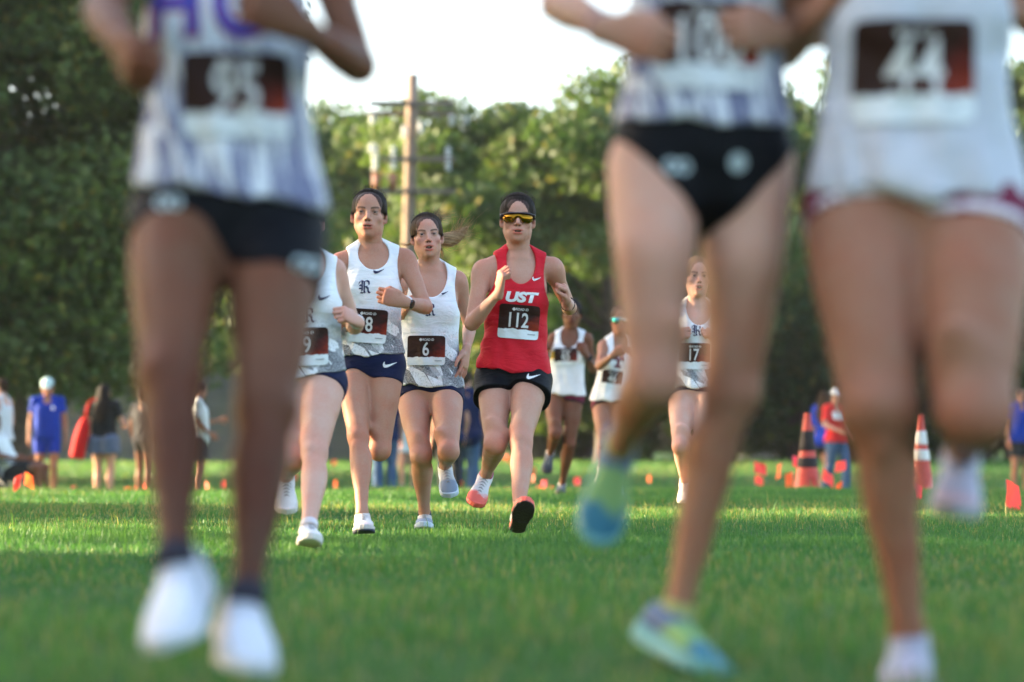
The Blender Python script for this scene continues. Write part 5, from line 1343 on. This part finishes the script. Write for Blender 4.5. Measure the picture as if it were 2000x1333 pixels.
# ------------------------------------------------------------------ runner 46
D = 19.4
J = pose(D, .99, dict(hipL=(1214, 792, -.02), hipR=(1176, 792, .02), shL=(1242, 676, .03), shR=(1180, 676, -.03), neck=(1210, 668, 0), head=(1212, 626, -.03),
    knL=(1214, 872, -1), ankL=(1206, 950, 1), toeL=(1206, 968, -1), knR=(1182, 872, -1), ankR=(1178, 910, 1), toeR=(1176, 945, -1),
    elL=(1254, 735, 1), wrL=(1240, 700, -1), elR=(1170, 716, -1), wrR=(1198, 694, -1)))
sp = dict(J=J, S=.99, skin='tan', hax=axes(.05, .02, 0), mouth=.3, hair=dict(style='slick', mat=BROWNHAIR, line=.080, thick=.009), label='runner in teal mirrored sunglasses with a maroon T on her singlet',
    top=dict(kind='singlet', mat=PLAINW, hem=.03, grow=.012, fold=.008, neck=(.12, .066), tilt=.10), bottom=dict(kind='fitted', mat=MAROON, hem=.12, trim=(.02, BKTRIM)), shoe=SH_WHITE,
    handR=fist((.7, -.4, .4), (.2, .8, 0), (0, -.1, .9)), handL=fist((-.3, -.5, .6), (-.8, 0, 0), (0, -.4, .7)), **MID, **GR)
report('46', sp); F46 = build_person(sp)
TEAL = mat_new('teal_mirror'); TEAL[2].inputs['Base Color'].default_value = (.03, .45, .48, 1); TEAL[2].inputs['Metallic'].default_value = 1.0; TEAL[2].inputs['Roughness'].default_value = .12
sunglasses(F46, sp, TEAL[0], plain('glasses_frame_pale', (.4, .5, .5), .3), F46['root'])
bib(F46, 1196, 742, D, '46', .17, .15, -.02)
tb = np.array([(-.05, .045), (.05, .045), (.05, .01), (.035, .02), (.012, .02), (.012, -.03), (.03, -.03), (.03, -.05), (-.03, -.05), (-.03, -.03), (-.012, -.03), (-.012, .02), (-.035, .02), (-.05, .01)])
drape(F46, 'top', tb, [(0, 13, 12, 3, 2, 1), (4, 3, 12, 11)[::-1][::-1], (4, 11, 10, 5), (9, 8, 7, 6)], 1208, 707, D, INKM, 'letter_mark')

# ------------------------------------------------------------------ runner seen between the legs
D = 14.3
J = pose(D, 1.0, dict(hipL=(1384, 768, -.02), hipR=(1332, 770, .02), shL=(1404, 614, .02), shR=(1316, 614, -.02), neck=(1361, 602, 0), head=(1362, 541, -.04),
    knL=(1372, 880, -1), ankL=(1366, 985, 1), toeL=(1366, 1004, -1), knR=(1330, 872, -1), ankR=(1338, 940, 1), toeR=(1338, 975, -1),
    elL=(1420, 695, 1), wrL=(1398, 668, -1), elR=(1298, 695, 1), wrR=(1316, 668, -1)))
sp = dict(J=J, skin='fair', hax=axes(.08, .02, .03), mouth=.75, hair=dict(style='slick', mat=BLONDE, line=.080, thick=.009, rgb=(.14, .09, .05)), label='sandy haired runner with a necklace glimpsed between two tanned legs',
    top=dict(kind='singlet', mat=RICE, hem=.03, grow=.008, fold=.006), bottom=dict(kind='fitted', mat=NAVY, hem=.14), shoe=SH_WHITE,
    handR=fist((.5, -.5, .5), (.7, .2, 0), (0, -.1, .9)), handL=fist((-.4, -.5, .5), (-.8, 0, 0), (0, -.4, .7)), **MID, **GR)
report('G', sp); GR7 = build_person(sp)
v, f = pen(R_STROKES, (.055, .05), .066); drape(GR7, 'top', v, f, 1361, 646, D, INKN, 'letter_mark')
v, f = swoosh(.055); drape(GR7, 'top', v, f, 1380, 624, D, INKN, 'tick_mark')
bib(GR7, 1356, 696, D, '17', .188, .155)

# ------------------------------------------------------------------ foreground runner, left
D = 4.45
J = pose(D, 1.0, dict(hipL=(540, 462, -.02), hipR=(350, 440, -.03), shL=(622, -118, .03), shR=(262, -112, -.02), neck=(446, -132, 0), head=(446, -310, -.03),
    knL=(520, 800, -1), ankL=(482, 1166, -1), toeL=(492, 1290, -1), knR=(332, 740, -1), ankR=(342, 1092, -1), toeR=(324, 1240, -1),
    elL=(700, 128, -1), wrL=(592, 56, -1), elR=(200, 20, -1), wrR=(240, 88, -1), len=dict(thigh=.40, shin=.37, foot=.175)))
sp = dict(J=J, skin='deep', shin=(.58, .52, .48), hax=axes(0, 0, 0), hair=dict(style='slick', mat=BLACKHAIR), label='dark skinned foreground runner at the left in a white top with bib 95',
    top=dict(kind='singlet', mat=HCU, hem=.045, grow=.014, fold=.012, tilt=-.12), bottom=dict(kind='fitted', mat=BLACK, hem=(.36, .17)), shoe=SH_FGW, leg=1.08, calf=.92,
    handL=fist((-.7, -.3, .3), (-.2, .8, 0), (0, -.1, .9)), handR=fist((.25, -.6, -.5), (.7, .2, 0), (0, -.3, .9)), **FG, **GR)
report('H', sp); H1 = build_person(sp)
bib(H1, 460, 185, D, '95', .19, .155, .0, .085)
for s_, px in (('H', 340), ('C', 466), ('U', 592)):
    tv, tf = text2d(s_, .165, .009, .82); tv = tv - (tv.max(0) + tv.min(0)) / 2
    drape(H1, 'top', tv, tf, px, 6, D, INKR, 'letter_outline', off=.004)
    tv, tf = text2d(s_, .165, .004, .82); tv = tv - (tv.max(0) + tv.min(0)) / 2
    drape(H1, 'top', tv, tf, px, 6, D, INKB, 'letter_mark', off=.006)
def two_rings(res, px, py, D, w=.04):
    for k in (-1, 1):
        a = np.linspace(0, 2 * np.pi, 17)[:-1]; v = np.concatenate([np.stack([np.cos(a), np.sin(a)], 1) * w * .34, np.stack([np.cos(a), np.sin(a)], 1) * w * .16]) + (k * w * .28, 0)
        drape(res, 'bottom', v, [(i, (i + 1) % 16, 16 + (i + 1) % 16, 16 + i) for i in range(16)], px, py, D, INKG, 'maker_mark', off=.004)
two_rings(H1, 598, 518, D); two_rings(H1, 330, 396, D)

# ------------------------------------------------------------------ foreground runner, black brief
D = 4.55
J = pose(D, 1.0, dict(hipL=(1462, 322, .02), hipR=(1276, 322, -.02), shL=(1560, -212, .03), shR=(1196, -212, -.03), neck=(1378, -226, 0), head=(1378, -400, -.03),
    knL=(1428, 766, -1), ankL=(1320, 1196, 1), toeL=(1392, 1300, -1), knR=(1276, 742, -1), ankR=(1212, 868, 1), toeR=(1172, 1030, -1),
    elL=(1602, 58, 1), wrL=(1520, 66, -1), elR=(1090, 8, -1), wrR=(1186, 58, -1), len=dict(thigh=.425, shin=.42)))
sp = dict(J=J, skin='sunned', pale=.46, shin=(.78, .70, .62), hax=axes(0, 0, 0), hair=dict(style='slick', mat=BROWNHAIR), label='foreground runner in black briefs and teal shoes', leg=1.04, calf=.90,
    top=dict(kind='singlet', mat=HCU, hem=.062, grow=.008, fold=.008), bottom=dict(kind='brief', mat=BLACK, name='briefs', rise=.12), shoe=SH_TEAL, updirL=V3(.3, .3, 1),
    handR=fist((.75, -.4, -.25), (.3, .8, 0), (0, -.2, .9)), handL=fist((-.6, -.5, .0), (-.4, .8, 0), (0, -.1, .9)), **FG, **GR)
report('I', sp); I1 = build_person(sp)
bib(I1, 1388, 88, D, '108', .19, .165, .0, .085)
two_rings(I1, 1322, 326, D, .042); a = np.linspace(0, 2 * np.pi, 13)[:-1]
drape(I1, 'bottom', np.stack([np.cos(a), np.sin(a)], 1) * .018, [tuple(range(12))], 1440, 318, D, INKG, 'round_mark', off=.004)
ring('bracelet', J['wrR'] - nrm(J['wrR'] - J['elR']) * .02, nrm(J['wrR'] - J['elR']), .028, .012, plain('bracelet_purple', (.10, .03, .08), .6), I1['root'])

# ------------------------------------------------------------------ foreground runner, right
D = 4.45
J = pose(D, 1.02, dict(hipL=(1894, 432, -.02), hipR=(1690, 425, .02), shL=(1978, -120, .02), shR=(1598, -120, -.02), neck=(1790, -140, 0), head=(1790, -320, -.03),
    knL=(1902, 800, -1), ankL=(1880, 880, 1), toeL=(1868, 985, -1), knR=(1716, 800, -1), ankR=(1772, 1236, 1), toeR=(1768, 1338, -1),
    elL=(2060, 60, 1), wrL=(1960, 10, -1), elR=(1530, 100, 1), wrR=(1600, 20, -1), len=dict(thigh=.39, shin=.40)))
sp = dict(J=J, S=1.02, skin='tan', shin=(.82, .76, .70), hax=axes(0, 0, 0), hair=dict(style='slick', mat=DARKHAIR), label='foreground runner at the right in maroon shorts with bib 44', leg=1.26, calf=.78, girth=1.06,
    top=dict(kind='singlet', mat=PALEW, hem=.03, grow=.020, fold=.018, tilt=-.06), bottom=dict(kind='fitted', mat=MAROON, hem=(.16, .08), trim=(.024, WTRIM)), shoe=SH_LAV,
    handR=fist((.4, -.5, .5), (.7, .2, 0), (0, -.1, .9)), handL=fist((-.4, -.5, .5), (-.8, 0, 0), (0, -.4, .7)), **FG, **GR)
report('J', sp); J1 = build_person(sp)
bib(J1, 1786, 140, D, '44', .215, .185, .0, .10)

# ------------------------------------------------------------------ spectators
def spec(px, d, S, facing, over, skin, label, top, bottom, hair, shoe=SH_DARK, step=0.0, z=None, head=None, **kw):
    g = gp(px, d); J, L, Fr = stand(g[0], d, g[2] if z is None else z, S, facing, over, step)
    def h_(s):
        dd = nrm(J['wr' + s] - J['el' + s]); inn = -L if s == 'L' else L
        return {'d': dd, 'pn': inn, 'th': Fr, 'curl': kw.get('curl', .3)}
    hx = head if head is not None else axes(0, -.05, 0, facing)
    sp = dict(J=J, S=S, skin=skin, hax=hx, label=label, top=top, bottom=bottom, hair=hair, shoe=shoe, handL=h_('L'), handR=h_('R'), ground=float(g[2]), group='spectators across the field', **FAR)
    sp.update({k: v for k, v in kw.items() if k != 'curl'})
    return build_person(sp), J, L, Fr, sp
def tee(m, **k): return dict(kind='tee', mat=m, name='tee_shirt', hem=k.pop('hem', -.02), grow=k.pop('grow', .012), fold=.012, neck=(.05, .06), **k)
def capmesh(J, sp, mat, root, brim=True):
    c, ax, hs = J['head'], sp['hax'], sp.get('S', 1.0)
    P = [Ell(c + (ax[1] * -.012 + ax[2] * .045) * hs, np.array((.085, .105, .085)) * hs, ax), Fn(lambda X, Y, Z: f32(.038 * hs) - ((X - f32(c[0])) * f32(ax[2][0]) + (Y - f32(c[1])) * f32(ax[2][1]) + (Z - f32(c[2])) * f32(ax[2][2])), 'i', .003)]
    V, Q = solid(P, .008); cp = mesh_np('cap', V, Q, mat, root)
    if brim:
        V, Q = solid([Ell(c + (ax[1] * .10 + ax[2] * .040) * hs, np.array((.072, .075, .009)) * hs, ax)], .006); mesh_np('brim', V, Q, mat, root, cp)
r, J, L, Fr, sp = spec(92, 35.0, 1.06, .15, {'elL': (.235, -.02, 1.12), 'wrL': (.25, .05, .88)}, 'tan', 'man in a blue shirt and blue shorts wearing a pale cap', tee(BLUE, hem=-.04), dict(kind='fitted', mat=BLUESH, hem=.55, grow=.014), dict(style='short', mat=DARKHAIR), male=True, head=axes(-.1, -.35, 0, .15), step=.05)
capmesh(J, sp, plain('cap_pale', (.38, .54, .54), .8, .15, 14.0), r['root'])
a = np.linspace(0, 2 * np.pi, 11)[:-1]; drape(r, 'top', np.stack([np.cos(a), np.sin(a)], 1) * .026, [tuple(range(10))], 103, 797, 35.0, INKW, 'badge', off=.006)
r, J, L, Fr, sp = spec(203, 34.0, 1.0, math.pi - .25, {'elR': (-.26, .06, 1.14), 'wrR': (-.20, .26, 1.12)}, 'light', 'woman with long black hair in a black top and denim skirt seen from behind', tee(BTEE, hem=.06, grow=.02), dict(kind='skirt', mat=DENIMG, name='skirt', hem=.42, grow=.016, rise=.16), dict(style='long', mat=BLACKHAIR), shoe=SH_DARK, girth=1.1)
# red tote bag on her shoulder
sh = J['shL']; bagc = at(158, 850, 33.95)
bg_ = empty('tote_bag', (bagc[0], bagc[1], gp(158, 33.95)[2]), 'red shoulder bag hanging beside the woman in the denim skirt', 'bag')
RB = plain('bag_red', (.52, .010, .010), .7, .1, 8.0, spec=.15)
V, Q = solid([Sweep(at(150, 892, 33.95), at(167, 818, 33.95), V3(0, -1, 0), [(0, .10, .08), (.5, .105, .085), (.85, .08, .06), (1, .05, .04)], k=.03, cap=.35)], .012); mesh_np('bag_body', V, Q, RB, bg_)
MB().tube([at(168, 818, 33.95), at(171, 796, 33.93), at(178, 782, 33.9), at(186, 780, 33.95), at(184, 800, 34.05), at(174, 820, 34.05)], .022, 8).build('strap', RB, bg_, smooth=True)
r, J, L, Fr, sp = spec(386, 34.0, 1.02, math.pi / 2 + .1, {'elL': (.20, .06, 1.12), 'wrL': (.16, .28, 1.16), 'elR': (-.22, -.02, 1.12), 'wrR': (-.2, .16, .98)}, 'tan', 'boy in a white shirt and dark shorts turned to the right', tee(WTEE, hem=-.06, grow=.02, sleeve=.75), dict(kind='bike', mat=GSH, hem=.7, grow=.016), dict(style='short', mat=BLACKHAIR), male=True)
r, J, L, Fr, sp = spec(282, 35.5, 1.0, 2.6, {}, 'brown', 'spectator mostly hidden behind the left foreground leg', tee(GSH), dict(kind='fitted', mat=GSH, hem=.4), dict(style='short', mat=BLACKHAIR), male=True)
r, J, L, Fr, sp = spec(2, 33.0, 1.02, -1.9, {}, 'light', 'person in a white tank top at the left edge', dict(kind='singlet', mat=PALEW, hem=-.03, grow=.014, fold=.012, name='tank_top'), dict(kind='pants', mat=GSH, name='trousers'), dict(style='short', mat=BROWNHAIR), male=True)
r, J, L, Fr, sp = spec(1634, 38.0, 1.0, .5, {'elR': (-.25, .03, 1.13), 'wrR': (-.12, .24, 1.05), 'elL': (.24, -.05, 1.13), 'wrL': (.2, .14, 1.0)}, 'light', 'woman in a red shirt, jeans and a white cap', tee(RTEE, hem=-.03, grow=.02, sleeve=.7), dict(kind='pants', mat=DENIM, name='jeans'), dict(style='long', mat=BROWNHAIR), step=.12, girth=1.08)
capmesh(J, sp, plain('cap_white', (.75, .76, .76), .8), r['root'])
tv, tf = text2d('RUN', .10, .004, 1.0); tv = tv - (tv.max(0) + tv.min(0)) / 2
drape(r, 'top', np.array([(-.10, -.055), (.10, -.055), (.10, .055), (-.10, .055)]), [(0, 1, 2, 3)], 1640, 812, 38.0, INKW, 'chest_print', off=.008)
r, J, L, Fr, sp = spec(1612, 39.2, 1.0, 2.4, {}, 'light', 'person in a long blue shirt and black shorts behind the woman in red', tee(BLUE2, hem=-.10, grow=.03, sleeve=.9), dict(kind='bike', mat=GSH, hem=.45), dict(style='long', mat=BROWNHAIR), step=.16)
r, J, L, Fr, sp = spec(1992, 37.0, 1.0, .3, {}, 'tan', 'boy in a blue shirt and black shorts at the right edge', tee(BLUE, hem=-.04, grow=.02), dict(kind='bike', mat=GSH, hem=.6), dict(style='short', mat=BROWNHAIR), male=True)
r, J, L, Fr, sp = spec(752, 34.0, 1.02, math.pi + .2, {}, 'light', 'person in jeans standing behind the runner with bib 8', tee(NTEE), dict(kind='pants', mat=DENIM, name='jeans'), dict(style='short', mat=BROWNHAIR), male=True, girth=1.15)
r, J, L, Fr, sp = spec(908, 31.0, 1.05, math.pi - .2, {}, 'light', 'heavy spectator in a navy shirt and jeans behind the red runner', tee(NTEE, hem=-.12, grow=.03), dict(kind='pants', mat=DENIM, name='jeans'), dict(style='short', mat=BROWNHAIR), male=True, girth=1.2)
r, J, L, Fr, sp = spec(880, 30.0, 1.0, math.pi + .6, {}, 'light', 'spectator in dark trousers behind the runner with bib 6', tee(NTEE, hem=-.05), dict(kind='pants', mat=GSH, name='trousers'), dict(style='short', mat=DARKHAIR), male=True)
r, J, L, Fr, sp = spec(796, 42.0, 1.0, .3, {}, 'light', 'distant person in white between the runners with bibs 8 and 6', tee(WTEE), dict(kind='bike', mat=WTEE, hem=.6), dict(style='short', mat=BLONDE))

# ------------------------------------------------------------------ seated spectator and chair
cd = 31.5; c0 = gp(30, cd); ch = empty('folding_chair', c0, 'black folding camp chair at the left edge', 'chair')
CF = plain('chair_fabric', (.018, .02, .025), .8); CM = plain('chair_metal', (.12, .12, .13), .4, .1, metal=.6)
z0 = float(c0[2]); X0 = c0[0]
MB().box((X0 + .05, cd, z0 + .40), (.50, .52, .03)).build('seat', CF, ch)
MB().box((X0 - .26, cd, z0 + .70), (.03, .52, .58), np.array([V3(.95, 0, .3), V3(0, 1, 0), V3(-.3, 0, .95)])).build('backrest', CF, ch)
for sx, sy in ((-.2, -.26), (.3, -.26), (-.2, .26), (.3, .26)): MB().tube([(X0 + sx, cd + sy, z0 - .02), (X0 - sx * .8 + .05, cd + sy, z0 + .41)], .012, 8).build('leg', CM, ch, smooth=True)
for sy in (-.28, .28): MB().box((X0 + .04, cd + sy, z0 + .62), (.46, .06, .025)).build('armrest', CF, ch)
F_ = math.pi / 2 - .15
Jb = {'hipL': (.09, .0, .48), 'hipR': (-.09, .0, .48), 'knL': (.13, .42, .55), 'knR': (-.13, .42, .53), 'ankL': (.13, .44, .13), 'ankR': (-.13, .42, .11), 'toeL': (.15, .59, .06), 'toeR': (-.15, .57, .05),
      'shL': (.17, -.22, .92), 'shR': (-.17, -.22, .92), 'neck': (0, -.235, .95), 'head': (0, -.24, 1.13), 'elL': (.27, -.08, .70), 'elR': (-.27, -.08, .70), 'wrL': (.22, .14, .66), 'wrR': (-.22, .14, .66)}
r, J, L, Fr, sp = spec(22, cd, 1.0, F_, Jb, 'brown', 'seated spectator in a white shirt in the folding chair', tee(WTEE, grow=.015), dict(kind='bike', mat=GSH, hem=.7, grow=.012), dict(style='short', mat=BLACKHAIR), shoe=SH_WHITE, male=True)

# ------------------------------------------------------------------ added haze volume, lifting dark tones like lens veil
hz, hnt, hb_, ho_ = mat_new('veil_haze'); hnt.nodes.remove(hb_)
pv = node(hnt, 'ShaderNodeVolumePrincipled'); pv.inputs['Density'].default_value = .00025; pv.inputs['Color'].default_value = (.95, .96, 1.0, 1); hnt.links.new(pv.outputs[0], ho_.inputs['Volume'])
tag(MB().box((0, 270, 12.0), (460, 680, 27)).build('added_haze', hz), 'thin haze veil added over the field', 'added_haze', kind='stuff')
